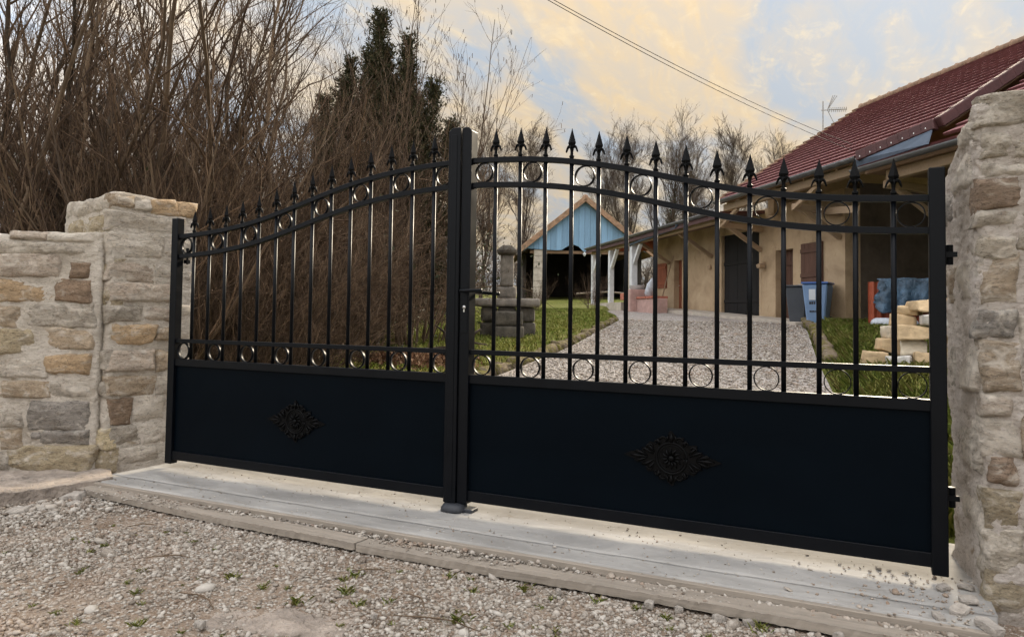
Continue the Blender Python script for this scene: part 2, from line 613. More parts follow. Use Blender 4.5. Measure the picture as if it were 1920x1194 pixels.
_g = Mat('ochre_render', 0.92, 0, 0.2)
_c = _g.ramp(_g.noise(1.1, 7, 0.65, 0.5), [(0.28, (0.27, 0.19, 0.115)), (0.5, (0.43, 0.315, 0.2)), (0.75, (0.53, 0.405, 0.265))])
_c = _g.mix(_g.mask(_g.noise(5, 6, 0.7, 0.8, (1, 1, 0.5)), 0.58, 0.75), _c, (0.31, 0.215, 0.12))
_g.color(_c)
_g.bump(_g.noise(22, 7, 0.7, 0.4), 0.6, 0.02)
M['render'] = _g.m
M['render_grey'] = simple('grey_render', (0.11, 0.085, 0.062), 0.92, 0, 0.3, 2.0, 0.5, 18, bdist=0.02)
_g = Mat('roof_tile', 0.95, 0, 0.08)
_c = _g.ramp(_g.noise(2.5, 6, 0.65, 0.3), [(0.3, (0.18, 0.085, 0.088)), (0.55, (0.26, 0.13, 0.132)), (0.78, (0.34, 0.185, 0.18))])
_c = _g.mix(0.3, _c, _g.ramp(_g.objrand(), [(0, (0.18, 0.085, 0.086)), (1, (0.31, 0.16, 0.16))]))
_g.color(_c)
_g.bump(_g.noise(30, 5, 0.6), 0.15, 0.006)
M['tile'] = _g.m
M['tile_dark'] = simple('dark_edge_tile', (0.07, 0.026, 0.025), 0.7, 0, 0.25, 6, 0.3, 40)
M['tile_moss'] = simple('weathered_ridge_tile', (0.24, 0.15, 0.095), 0.85, 0, 0.4, 5, 0.5, 30)
M['zinc'] = simple('zinc', (0.085, 0.105, 0.135), 0.6, 0.0, 0.2, 4)
for _n in ('zinc',):
    _b = M[_n].node_tree.nodes['Principled BSDF']
    _b.inputs['Specular IOR Level'].default_value = 0.08
    _b.inputs['Roughness'].default_value = 0.9
M['gutter'] = simple('gutter_zinc', (0.115, 0.115, 0.115), 0.5, 0.5, 0.3, 5)
M['beam'] = wood('weathered_beam', (0.33, 0.235, 0.15), 0.3, 1)
M['soffit'] = wood('soffit_board', (0.17, 0.105, 0.06), 0.3, 0)
M['soffit_red'] = wood('red_soffit', (0.32, 0.10, 0.05), 0.3, 0)
M['door_dark'] = wood('tarred_plank', (0.0085, 0.007, 0.0065), 0.8, 2)
M['door_brown'] = wood('brown_door', (0.10, 0.052, 0.036), 0.35, 2)
M['door_red'] = wood('rust_door', (0.27, 0.085, 0.042), 0.3, 2)
M['white_paint'] = simple('white_paint', (0.60, 0.61, 0.62), 0.6, 0, 0.15, 4)
M['pink'] = simple('pink_render', (0.42, 0.27, 0.235), 0.9, 0, 0.2, 4)
M['brick'] = simple('brick_red', (0.36, 0.12, 0.075), 0.85, 0, 0.3, 12)
M['blue_plank'] = wood('blue_plank', (0.19, 0.315, 0.445), 0.3, 2)
M['block'] = simple('concrete_block', (0.40, 0.35, 0.29), 0.9, 0, 0.25, 4, 0.4, 20)
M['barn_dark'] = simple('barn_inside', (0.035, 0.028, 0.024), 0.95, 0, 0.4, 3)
M['verge_tile'] = simple('orange_verge_tile', (0.27, 0.165, 0.10), 0.85, 0, 0.4, 5)
M['old_stone'] = simple('mossy_old_stone', (0.085, 0.073, 0.056), 0.95, 0, 0.6, 6, 0.7, 30, bdist=0.02)
M['old_stone_pale'] = simple('pale_old_stone', (0.19, 0.165, 0.135), 0.95, 0, 0.5, 5, 0.6, 30, bdist=0.02)
M['bin_blue'] = simple('bin_blue_plastic', (0.17, 0.27, 0.44), 0.5, 0, 0.1, 3)
M['bin_lid'] = simple('bin_lid_blue', (0.055, 0.13, 0.36), 0.45, 0, 0.1, 3)
M['bin_grey'] = simple('bin_grey_plastic', (0.055, 0.062, 0.072), 0.5, 0, 0.1, 3)
M['label'] = simple('bin_sticker', (0.62, 0.66, 0.70), 0.5, 0, 0.05)
M['ink'] = simple('black_ink', (0.015, 0.015, 0.018), 0.6)
M['tarp'] = simple('blue_tarpaulin', (0.045, 0.085, 0.13), 0.5, 0, 0.7, 5, 1.0, 11, bdist=0.06)
M['sack'] = simple('white_sack', (0.44, 0.47, 0.51), 0.55, 0, 0.2, 8, 0.5, 22)
M['rust'] = simple('rust_red_sheet', (0.33, 0.075, 0.032), 0.6, 0, 0.25, 5)
M['yellow'] = simple('yellow_green_lid', (0.48, 0.5, 0.11), 0.5)
M['wire'] = simple('dark_cable', (0.035, 0.033, 0.033), 0.6)
M['alu'] = simple('antenna_metal', (0.25, 0.23, 0.21), 0.5, 0.6)
M['post_wood'] = wood('fence_post_wood', (0.20, 0.16, 0.12), 0.4, 2)
for k, c in (('warm', (0.50, 0.37, 0.22)), ('pale', (0.54, 0.47, 0.36)), ('grey', (0.55, 0.52, 0.47))):
    _g = Mat('cut_stone_' + k, 0.9, 0, 0.2)
    _g.color(_g.ramp(_g.noise(7, 7, 0.65, 0.6, (1, 1, 1.6), rnd=True), [(0.27, tuple(x * 0.62 for x in c)), (0.5, c), (0.75, tuple(min(0.75, x * 1.28) for x in c))]))
    _g.bump(_g.noise(28, 7, 0.7, 0.5, rnd=True), 0.6, 0.012)
    M['cut_' + k] = _g.m


# ------------------------------------------------------------------ terrain
DRIVE_L = np.array([(-2.05, -0.2), (-2.1, 1.5), (-2.2, 4.3), (-2.68, 7.6), (-3.97, 13.8), (-4.7, 17.2), (-5.9, 20.6), (-7.4, 23.6)])
DRIVE_R = np.array([(2.0, -0.2), (1.9, 2.0), (1.5, 4.6), (1.15, 8.2), (0.66, 14.0), (0.22, 17.2)])


def edge_x(E, y):
    return np.interp(y, E[:, 1], E[:, 0])


def sstep(a, b, x):
    t = np.clip((x - a) / (b - a), 0, 1)
    return t * t * (3 - 2 * t)


def base_z(x, y):
    y = np.asarray(y, float)
    return np.where(y < 0.3, 0.0, 0.05 * (np.minimum(y, 60) - 0.3)) + np.where(y > 60, 0.02 * (y - 60), 0)


def ground_z(x, y):
    x, y = np.asarray(x, float), np.asarray(y, float)
    z = base_z(x, y)
    lift_l = sstep(0.0, 0.35, edge_x(DRIVE_L, y) - x) * sstep(0.4, 2.5, y)
    lift_r = sstep(0.0, 0.5, x - edge_x(DRIVE_R, y)) * sstep(0.3, 1.5, y) * sstep(24, 16, y)
    inside = (1 - np.maximum(lift_l, lift_r)) * sstep(0.1, 0.6, y)
    P = np.stack([np.atleast_1d(x).ravel(), np.atleast_1d(y).ravel(), np.zeros(np.atleast_1d(x).size)], 1)
    n = fbm(P, 0.6, 3, 5).reshape(np.shape(x)) if np.ndim(x) else float(fbm(P, 0.6, 3, 5)[0])
    n2 = sstep(0.5, 3, y)
    front = sstep(0.2, -0.2, y)
    return z + 0.15 * lift_l + 0.17 * lift_r - 0.035 * inside + 0.05 * n * n2 * np.maximum(lift_l, lift_r) - 0.075 * front


def gz(x, y):
    return float(ground_z(float(x), float(y)))


xs = np.concatenate([np.linspace(-300, -40, 14), np.linspace(-36, -9, 28), np.arange(-8, 5.01, 0.16), np.linspace(6, 30, 24), np.linspace(36, 300, 14)])
ys = np.concatenate([np.linspace(-120, -8, 10), np.linspace(-6, -1, 12), np.arange(-0.8, 20, 0.2), np.linspace(20.5, 60, 60), np.linspace(66, 420, 30)])
GX, GY = np.meshgrid(xs, ys)
GZ = ground_z(GX.ravel(), GY.ravel()).reshape(GX.shape)
nx, ny = len(xs), len(ys)
ii = np.arange(nx * ny).reshape(ny, nx)
F = np.stack([ii[:-1, :-1], ii[:-1, 1:], ii[1:, 1:], ii[1:, :-1]], -1).reshape(-1, 4)
kind(ob('ground', np_mesh('ground', np.stack([GX, GY, GZ], -1).reshape(-1, 3), F, True), M['turf']), 'structure')

# gravel driveway behind the gate
rows = []
ysd = np.concatenate([np.arange(0.42, 20, 0.3), np.linspace(20.3, 24, 8)])
for y in ysd:
    xl = edge_x(DRIVE_L, y) + 0.06
    xr = edge_x(DRIVE_R, y) - 0.06 if y < 17.2 else 0.2 - (y - 17.2) * 0.55 * 1.3
    t = np.linspace(0, 1, 16)
    x = xl + (xr - xl) * t
    yy = np.full_like(x, y)
    P = np.stack([x, yy, x * 0], 1)
    z = base_z(x, yy) - 0.035 + 0.045 + 0.02 * fbm(P, 0.9, 3, 3)
    rows.append(np.stack([x, yy, z], 1))
V = np.concatenate(rows)
ii = np.arange(len(V)).reshape(len(rows), 16)
F = np.stack([ii[:-1, :-1], ii[:-1, 1:], ii[1:, 1:], ii[1:, :-1]], -1).reshape(-1, 4)
kind(ob('driveway', np_mesh('driveway', V, F, True), M['drive']), 'structure')

# bare earth forecourt in front of the sill
xs = np.linspace(-6, 6, 160)
ys = np.linspace(-6, 0.15, 100)
GX, GY = np.meshgrid(xs, ys)
P = np.stack([GX.ravel(), GY.ravel(), GX.ravel() * 0], 1)
GZ = (-0.022 + 0.012 * fbm(P, 1.6, 4, 21)).reshape(GX.shape)
FORE = (xs, ys, GZ)
ii = np.arange(GX.size).reshape(GX.shape)
F = np.stack([ii[:-1, :-1], ii[:-1, 1:], ii[1:, 1:], ii[1:, :-1]], -1).reshape(-1, 4)
kind(ob('forecourt', np_mesh('forecourt', np.stack([GX, GY, GZ], -1).reshape(-1, 3), F, True), M['dirt']), 'structure')


def fore_z(x, y):
    P = np.stack([x, y, x * 0], 1)
    return -0.022 + 0.012 * fbm(P, 1.6, 4, 21)


# concrete sill, two pours
def slab(name, poly_top, z0, zt, mat, seed, nx=90, ny=14):
    (xa, ya), (xb, yb), (xc, yc), (xd, yd) = poly_top  # front-left, front-right, back-right, back-left
    s = np.linspace(0, 1, nx)
    t = np.linspace(0, 1, ny)
    S, T = np.meshgrid(s, t)
    X = (xa * (1 - S) + xb * S) * (1 - T) + (xd * (1 - S) + xc * S) * T
    Y = (ya * (1 - S) + yb * S) * (1 - T) + (yd * (1 - S) + yc * S) * T
    P = np.stack([X.ravel(), Y.ravel(), X.ravel() * 0], 1)
    Z = zt + 0.004 * fbm(P, 5, 4, seed).reshape(X.shape)
    Y = Y + np.where((T == 0), 0.006 * fbm(P, 9, 3, seed + 3).reshape(X.shape), 0)
    top = np.stack([X, Y, Z], -1).reshape(-1, 3)
    n = len(top)
    ring = [i for i in range(nx)] + [nx * j + nx - 1 for j in range(1, ny)] + [nx * (ny - 1) + i for i in range(nx - 2, -1, -1)] + [nx * j for j in range(ny - 2, 0, -1)]
    bot = top[ring].copy()
    bot[:, 2] = z0
    V = np.concatenate([top, bot])
    ii = np.arange(n).reshape(ny, nx)
    F = np.stack([ii[:-1, :-1], ii[:-1, 1:], ii[1:, 1:], ii[1:, :-1]], -1).reshape(-1, 4)
    m = len(ring)
    R = np.array([(ring[(i + 1) % m], ring[i], n + i, n + (i + 1) % m) for i in range(m)])
    return ob(name, np_mesh(name, V, np.concatenate([F, R])), mat)


kind(slab('concrete_sill', [(-2.05, -0.285), (2.06, -0.262), (2.06, 0.52), (-2.05, 0.50)], -0.08, 0.042, M['concrete'], 3, 120, 24), 'structure')
kind(slab('sill_apron', [(-1.93, -0.43), (2.02, -0.395), (2.06, -0.2640), (-2.05, -0.2870)], -0.08, 0.0415, M['concrete'], 9, 120, 8), 'structure')


# ------------------------------------------------------------------ rough solids for masonry
def rough_box(x0, x1, y0, y1, z0, z1, step, amp, r, seed, freq=4.0, inset=0.0, top_amp=0.0):
    """closed box with rounded corners, displaced along its outward direction"""
    lo, hi = np.array([x0, y0, z0]), np.array([x1, y1, z1])
    V, F = [], []
    off = 0
    for ax in range(3):
        a, b = [i for i in range(3) if i != ax]
        na = max(2, int((hi[a] - lo[a]) / step) + 1)
        nb = max(2, int((hi[b] - lo[b]) / step) + 1)
        A, B = np.meshgrid(np.linspace(lo[a], hi[a], na), np.linspace(lo[b], hi[b], nb))
        for side in (0, 1):
            P = np.zeros((na * nb, 3))
            P[:, a], P[:, b], P[:, ax] = A.ravel(), B.ravel(), (hi if side else lo)[ax]
            C = np.clip(P, lo + r, hi - r)
            d = P - C
            d /= np.maximum(np.linalg.norm(d, axis=1, keepdims=True), 1e-9)
            n = fbm(P * [1, 1, 1.5], freq, 6, seed, 0.74) - 0.5 * np.abs(fbm(P * [1, 1, 2.0], freq * 2.2, 4, seed + 9, 0.7)) + 0.35 * fbm(P, freq * 0.35, 2, seed + 77)
            Q = C + d * (r + amp * n - inset)[:, None]
            if top_amp:
                Q[:, 2] += top_amp * fbm(np.stack([P[:, 0], P[:, 1], P[:, 0] * 0], 1), 2.6, 3, seed + 5) * sstep(z0 + 0.6 * (z1 - z0), z1, P[:, 2])
            V.append(Q)
            ii = np.arange(na * nb).reshape(nb, na) + off
            f = np.stack([ii[:-1, :-1], ii[:-1, 1:], ii[1:, 1:], ii[1:, :-1]], -1).reshape(-1, 4)
            flip = (side == 0) != (ax == 1)
            F.append(f[:, ::-1] if flip else f)
            off += na * nb
    return np.concatenate(V), np.concatenate(F)


def welded(name, V, F, smooth=True):
    me = np_mesh(name, V, F)
    bm = bmesh.new()
    bm.from_mesh(me)
    bmesh.ops.remove_doubles(bm, verts=bm.verts, dist=1e-5)
    bmesh.ops.recalc_face_normals(bm, faces=bm.faces)
    bm.to_mesh(me)
    bm.free()
    if smooth:
        me.polygons.foreach_set('use_smooth', np.ones(len(me.polygons), bool))
    return me


def face_stone(parent, origin, eu, en, u0, z0, u1, z1, mat, seed, proud=0.014, cell=0.011):
    """one stone in a wall face: rough cap whose rim dives under the mortar"""
    proud = proud * np.random.default_rng(seed + 5).uniform(0.7, 1.6)
    w, h = (u1 - u0) * 1.13 + 0.01, (z1 - z0) * 1.20 + 0.008
    nu, nv = max(6, int(w / cell)), max(5, int(h / cell))
    S, T = np.meshgrid(np.linspace(-1, 1, nu), np.linspace(-1, 1, nv))
    s, t = S.ravel(), T.ravel()
    cu, cz = (u0 + u1) / 2, (z0 + z1) / 2
    rng = np.random.default_rng(seed)
    k = rng.normal(0, 0.05, 4)
    U = cu + (s + k[0] * t + k[1] * s * t) * w / 2
    Z = cz + (t + k[2] * s * (h / w) + k[3] * s * t) * h / 2
    P = np.stack([U * 1.0, Z * 1.6, np.full_like(U, seed * 1.37)], 1)
    U = U + 0.012 * fbm(P, 11, 3, 4)
    Z = Z + 0.009 * fbm(P, 11, 3, 8)
    e = np.minimum((1 - np.abs(s)) * w / 2, (1 - np.abs(t)) * h / 2)
    e = e + 0.014 * fbm(P, 14, 4, 12, 0.6)
    H = -0.018 + (0.018 + proud) * sstep(-0.003, 0.015, e)
    fac = np.min([rng.normal(0, 0.010) * s + rng.normal(0, 0.010) * t + rng.uniform(0.0, 0.010) for _ in range(7)], axis=0)
    H = H + fac * sstep(0.0, 0.02, e)
    H = H + (0.013 * fbm(P, 9, 5, 31, 0.65) - 0.010 * np.abs(fbm(P * [1, 1.8, 1], 14, 3, 37)) + 0.006 * rng.normal() * s + 0.005 * rng.normal() * t)
    o, eu, en = np.array(origin, float), np.array(eu, float), np.array(en, float)
    V = o + U[:, None] * eu + H[:, None] * en
    V[:, 2] = Z
    c = np.array([0, 0, 0.0])
    ii = np.arange(nu * nv).reshape(nv, nu)
    F = np.stack([ii[:-1, :-1], ii[:-1, 1:], ii[1:, 1:], ii[1:, :-1]], -1).reshape(-1, 4)
    # close the back so that the stone is a solid
    ring = list(range(nu)) + [nu * j + nu - 1 for j in range(1, nv)] + [nu * (nv - 1) + i for i in range(nu - 2, -1, -1)] + [nu * j for j in range(nv - 2, 0, -1)]
    back = V[ring] - 0.06 * en
    n = len(V)
    m = len(ring)
    R = np.array([(ring[(i + 1) % m], ring[i], n + i, n + (i + 1) % m) for i in range(m)])
    V = np.concatenate([V, back])
    F = np.concatenate([F, R])
    # which side is outward
    a, b, cc = V[F[0][0]], V[F[0][1]], V[F[0][2]]
    if np.dot(np.cross(b - a, cc - a), en) < 0:
        F = F[:, ::-1]
    return ob('stone', np_mesh('stone', V, F, True), mat, parent)


WALL = [(-0.535, 1.136, -0.226, 1.252, 'p'), (-0.529, 0.992, -0.247, 1.099, 'o'), (-0.214, 0.996, -0.034, 1.112, 'b'), (-0.523, 0.844, -0.415, 0.951, 't'), (-0.366, 0.854, -0.026, 0.973, 'g'), (-0.518, 0.705, -0.34, 0.826, 'l'), (-0.328, 0.723, -0.024, 0.829, 't'), (-0.141, 1.131, -0.043, 1.208, 'b'), (-0.471, 1.345, -0.291, 1.385, 'p'), (-0.282, 1.34, -0.044, 1.383, 'm'), (-0.519, 1.268, -0.036, 1.33, 'm'), (-0.258, 0.586, -0.028, 0.680, 'o'), (-0.512, 0.562, -0.269, 0.660, 'm'), (-0.481, 0.448, -0.238, 0.532, 't'), (-0.226, 0.449, -0.023, 0.531, 'm'), (-0.332, 0.264, -0.032, 0.406, 'd'), (-0.501, 0.275, -0.390, 0.359, 'g'), (-0.496, 0.152, -0.386, 0.251, 't'), (-0.331, 0.206, -0.278, 0.242, 'd'), (-0.268, 0.176, -0.025, 0.246, 'd'), (-0.433, 0.01, -0.01, 0.152, 'l'), (-0.56, 0.0, -0.446, 0.12, 'g')]
GATEFACE = [(0.01, 1.549, 0.125, 1.615, 't'), (0.233, 1.530, 0.380, 1.615, 'o'), (0.385, 1.535, 0.50, 1.615, 'o'), (0.132, 1.548, 0.226, 1.612, 'm'), (0.02, 1.425, 0.403, 1.52, 'm'), (0.02, 1.265, 0.288, 1.39, 'm'), (0.32, 1.27, 0.49, 1.37, 'm'), (0.022, 1.124, 0.246, 1.225, 'p'), (0.28, 1.13, 0.48, 1.22, 'm'), (0.028, 1.009, 0.348, 1.101, 'p'), (0.018, 0.882, 0.195, 0.966, 'g'), (0.214, 0.889, 0.352, 0.960, 'p'), (0.37, 0.90, 0.50, 0.98, 'm'), (0.036, 0.750, 0.264, 0.851, 'o'), (0.289, 0.772, 0.385, 0.834, 't'), (0.041, 0.593, 0.269, 0.700, 'p'), (0.294, 0.596, 0.42, 0.694, 't'), (0.031, 0.449, 0.274, 0.552, 't'), (0.30, 0.45, 0.47, 0.54, 'm'), (0.039, 0.286, 0.150, 0.419, 'b'), (0.165, 0.295, 0.338, 0.429, 'm'), (0.046, 0.152, 0.212, 0.267, 'g'), (0.24, 0.16, 0.44, 0.25, 'm'), (0.056, 0.05, 0.296, 0.128, 'm')]
ROADFACE = [(-0.62, 1.53, -0.30, 1.61, 'm'), (-0.647, 1.41, -0.449, 1.50, 'l'), (-0.404, 1.40, -0.09, 1.50, 'l'), (-0.276, 1.535, -0.03, 1.61, 'm'), (-0.74, 1.53, -0.65, 1.60, 'm'), (-0.169, 1.136, -0.021, 1.230, 'l'), (-0.135, 0.596, -0.02, 0.701, 'g'), (-0.13, 0.151, -0.01, 0.253, 'y'), (-0.14, 0.03, -0.012, 0.139, 'l'), (-0.170, 0.964, -0.022, 1.074, 'l'), (-0.14, 0.442, -0.02, 0.518, 'g')]
RFRONT = [(0.004, 1.595, 0.125, 1.69, 'v'), (0.012, 1.491, 0.089, 1.565, 'v'), (0.100, 1.480, 0.20, 1.539, 'v'), (0.01, 1.422, 0.149, 1.472, 'm'), (0.0, 1.323, 0.104, 1.408, 'b'), (0.0, 1.270, 0.104, 1.314, 'g'), (0.005, 1.156, 0.097, 1.224, 'v'), (0.012, 1.021, 0.094, 1.145, 't'), (0.0, 0.900, 0.088, 0.975, 'd'), (0.006, 0.735, 0.105, 0.869, 't'), (0.006, 0.641, 0.080, 0.705, 'p'), (0.005, 0.517, 0.096, 0.625, 'm'), (0.022, 0.425, 0.092, 0.50, 'b'), (0.01, 0.286, 0.095, 0.39, 'l'), (0.01, 0.141, 0.105, 0.260, 'v'), (0.012, 0.018, 0.14, 0.128, 'l'), (0.115, 1.021, 0.25, 1.159, 'g'), (0.118, 0.798, 0.26, 0.952, 'm'), (0.118, 0.306, 0.25, 0.441, 'g'), (0.14, 1.57, 0.30, 1.68, 'm'), (0.12, 1.20, 0.26, 1.36, 'v'), (0.12, 0.50, 0.25, 0.62, 't'), (0.13, 0.15, 0.3, 0.27, 'v'), (0.16, 0.02, 0.36, 0.12, 'm')]
RJAMB = [(0.30, 1.328, 0.44, 1.46, 'd'), (0.03, 1.56, 0.22, 1.62, 'm'), (0.06, 1.42, 0.28, 1.53, 'm'), (0.04, 1.03, 0.25, 1.15, 'm'), (0.05, 0.717, 0.31, 0.85, 'm'), (0.04, 0.20, 0.30, 0.36, 'm'), (0.05, 0.45, 0.33, 0.60, 'g'), (0.28, 1.02, 0.45, 1.14, 't'), (0.34, 0.70, 0.46, 0.84, 'g')]

# left pillar
lp_rot = math.atan2(-0.262, 0.965)
lp = thing('gate_pillar', 'square pale limestone pillar at the left end of the gate', 'pillar', (-2.23, -0.22, 0), lp_rot)
V, F = rough_box(-0.76, 0.0, 0.0, 0.52, -0.12, 1.63, 0.0105, 0.014, 0.035, 41, 6.0, 0.004, top_amp=0.035)
ob('mortar', welded('mortar', V, F), M['mortar'], lp)
for i, (u0, z0, u1, z1, k) in enumerate(GATEFACE):
    face_stone(lp, (0.0, 0, 0), (0, 1, 0), (1, 0, 0), u0, z0, u1, z1, M['st_' + k], 100 + i, 0.009 if k == 'm' else 0.013)
for i, (u0, z0, u1, z1, k) in enumerate(ROADFACE):
    face_stone(lp, (0, 0.0, 0), (1, 0, 0), (0, -1, 0), u0, z0, u1, z1, M['st_' + k], 200 + i, 0.009 if k == 'm' else 0.013)

# left boundary wall, turning towards the road
lw = thing('stone_wall', 'coursed limestone boundary wall running into the left pillar', 'wall', (-2.29, -0.25, 0), math.atan2(0.49, 0.87))
V, F = rough_box(-1.35, 0.03, 0.0, 0.42, -0.1, 1.39, 0.0115, 0.014, 0.03, 57, 6.0, 0.004, top_amp=0.03)
ob('mortar', welded('mortar', V, F), M['mortar'], lw)
for i, (u0, z0, u1, z1, k) in enumerate(WALL):
    face_stone(lw, (0, 0.0, 0), (1, 0, 0), (0, -1, 0), u0, z0, u1, z1, M['st_' + k], 300 + i, 0.009 if k == 'm' else 0.015)
zc_ = 0.02
rr = random.Random(5)
while zc_ < 1.25:                                        # courses beyond the left edge of the picture
    h = rr.uniform(0.09, 0.13)
    u = -0.57
    while u > -1.25:
        w = min(rr.uniform(0.14, 0.34), u + 1.34)
        face_stone(lw, (0, 0.0, 0), (1, 0, 0), (0, -1, 0), u - w, zc_, u, zc_ + h, M['st_' + rr.choice('ptglmo')], rr.randint(400, 9999), 0.012, 0.03)
        u -= w + rr.uniform(0.03, 0.06)
    zc_ += h + 0.035

# right pillar
rp = thing('gate_pillar', 'rough limestone pillar smeared with white mortar at the right end', 'pillar', (2.035, -0.131, 0), math.radians(6.3))
V, F = rough_box(0.0, 0.75, 0.0, 0.50, -0.12, 1.70, 0.0095, 0.018, 0.045, 83, 6.0, 0.003, top_amp=0.03)
# jamb leans back and its rear top corner is broken away
V[:, 0] += 0.030 * (0.5 - V[:, 2] / 1.7) * (V[:, 0] < 0.3)
drop = sstep(0.02, 0.45, V[:, 1]) * sstep(0.25, 0.0, V[:, 0]) * sstep(1.1, 1.7, V[:, 2])
V[:, 2] -= 0.17 * drop
ob('mortar', welded('mortar', V, F), M['mortar_right'], rp)
for i, (u0, z0, u1, z1, k) in enumerate(RFRONT):
    face_stone(rp, (0.010, 0.0, 0), (1, 0, 0), (0, -1, 0), u0, z0, u1, z1, M['sr_' + k], 500 + i, 0.006 if k == 'm' else 0.010, 0.009)
for i, (u0, z0, u1, z1, k) in enumerate(RJAMB):
    x = 0.030 * (0.5 - (z0 + z1) / 3.4)
    face_stone(rp, (x, 0, 0), (0, 1, 0), (-1, 0, 0), u0, z0, u1, z1, M['sr_' + k], 600 + i, 0.006, 0.012)

# mortar footing at the left wall's base
V, F = rough_box(0, 1, 0, 1, 0, 1, 0.02, 0.0, 0.01, 3)
def _foot(P):
    s, t, w = P[:, 0], P[:, 1], P[:, 2]
    ax = -1.93 + s * (-0.38); ay = -0.36 - s * 1.30
    bx = -2.40 + s * (-1.30); by = -0.05 - s * 0.75
    X, Y = ax + (bx - ax) * t, ay + (by - ay) * t
    Q = np.stack([X, Y, w * 0], 1)
    top = 0.050 - 0.03 * t + 0.022 * fbm(Q, 9, 5, 5, 0.65)
    return np.stack([X + 0.012 * fbm(Q, 6, 3, 9) * (t < 0.1), Y, -0.08 + (top + 0.08) * w], 1)
foot = ob('footing', welded('footing', _foot(V), F), M['concrete_tan'])
kind(foot, 'structure')

# right footing rubble
# timber formwork
fb = MB()
for k in range(1):
    fb.bar((-1.95, -0.445, 0.005), (2.03, -0.409, 0.005), 0.024, 0.07)
tag(fb.build('formwork_board', M['form_wood'], None, bevel=0.002), 'narrow brown timber board standing on edge against the concrete sill', 'board')


def long_plank(name, a, b, w, t, seed):
    n = 130
    v, f = [], []
    a, b = np.array(a, float), np.array(b, float)
    d = (b - a) / np.linalg.norm(b - a)
    s = np.array([d[1], -d[0], 0])
    for i in range(n):
        q = i / (n - 1)
        p = a + (b - a) * q + np.array([0, 0, 0.004 * math.sin(q * 7 + seed)]) + s * 0.006 * math.sin(q * 5.1 + seed)
        for (i1, j1) in ((-1, -1), (1, -1), (1, 1), (-1, 1)):
            v.append(p + s * (w / 2 * i1 + random.uniform(-0.0022, 0.0022)) + np.array([0, 0, t / 2 * j1 + random.uniform(-0.0016, 0.0016)]))
    for i in range(n - 1):
        for j in range(4):
            f.append((i * 4 + j, i * 4 + (j + 1) % 4, i * 4 + 4 + (j + 1) % 4, i * 4 + 4 + j))
    f += [(3, 2, 1, 0), tuple(4 * (n - 1) + j for j in range(4))]
    m = MB()
    m.add(v, f)
    return m.build(name, M['form_wood'])


tag(long_plank('plank', (-2.0, -0.475, 0.006), (-0.15, -0.535, 0.006), 0.092, 0.028, 1), 'weathered grey plank lying flat before the left half of the sill', 'plank')
tag(long_plank('plank', (-0.145, -0.53, 0.006), (2.10, -0.462, 0.006), 0.092, 0.028, 3), 'weathered grey plank lying flat before the right half of the sill', 'plank')

# ------------------------------------------------------------------ the gate
SP = 0.125
C0 = 0.1669
UX = np.array([0.0, 0.082, 0.171, 0.297, 0.421, 0.543, 0.667, 0.793, 0.915, 1.039, 1.165, 1.294, 1.415, 1.542, 1.668, 1.787, 1.95])
UZ = np.array([1.6790, 1.6770, 1.6735, 1.6655, 1.653, 1.636, 1.612, 1.583, 1.5515, 1.518, 1.486, 1.457, 1.435, 1.418, 1.406, 1.398, 1.392])
_cf = np.polyfit(UX, UZ, 7)


def rail_top(x):
    return float(np.polyval(_cf, abs(x)))


def rail(name, parent, x0, x1, ztop, h, y0, y1, mat, n=40):
    """a rail of constant height following ztop(x)"""
    v, f = [], []
    for i in range(n + 1):
        x = x0 + (x1 - x0) * i / n
        zt = ztop(x)
        for (y, z) in ((y0, zt - h), (y1, zt - h), (y1, zt), (y0, zt)):
            v.append((x, y, z))
    for i in range(n):
        for j in range(4):
            f.append((i * 4 + j, i * 4 + (j + 1) % 4, i * 4 + 4 + (j + 1) % 4, i * 4 + 4 + j))
    f += [(3, 2, 1, 0), tuple(4 * n + j for j in range(4))]
    m = MB()
    m.add(v, f)
    return m.build(name, mat, parent, bevel=0.0015)


def spear_mesh():
    m = MB()
    m.lathe([(0.0085, 0.0), (0.0085, 0.006), (0.0115, 0.009), (0.0115, 0.015), (0.0075, 0.019), (0.0065, 0.030), (0.0075, 0.040), (0.009, 0.047)], 12)
    m.lathe([(0.0085, 0.044), (0.0105, 0.052), (0.0135, 0.058), (0.0185, 0.073), (0.0115, 0.098), (0.0045, 0.123), (0.0008, 0.138)], 4, (0, 0, 0), math.pi / 2, 1.0, 0.85)
    for s in (-1, 1):                                    # curling leaves of the collar
        for dy in (-1, 1):
            pts, rad = [], []
            for q in np.linspace(0, 1, 7):
                x = s * (0.005 + 0.0215 * q)
                z = 0.054 + 0.010 * math.sin(q * 2.6) - 0.026 * q * q
                pts.append((x, dy * 0.0045 * (1 - 0.4 * q), z))
                rad.append(0.0066 * (1 - 0.70 * q) + 0.0008)
            m.tube(pts, rad, 6)
        m.tube([(s * 0.0235, 0, 0.038), (s * 0.027, 0, 0.0345), (s * 0.0265, 0, 0.031)], [0.0026, 0.0022, 0.0012], 6)
    for dy in (-1, 1):
        m.tube([(0, dy * 0.004, 0.05), (0, dy * 0.014, 0.056), (0, dy * 0.019, 0.045)], [0.005, 0.004, 0.0012], 6)
    return m.mesh('spear')


SPEAR = spear_mesh()
SPEAR.materials.append(M['cast'])


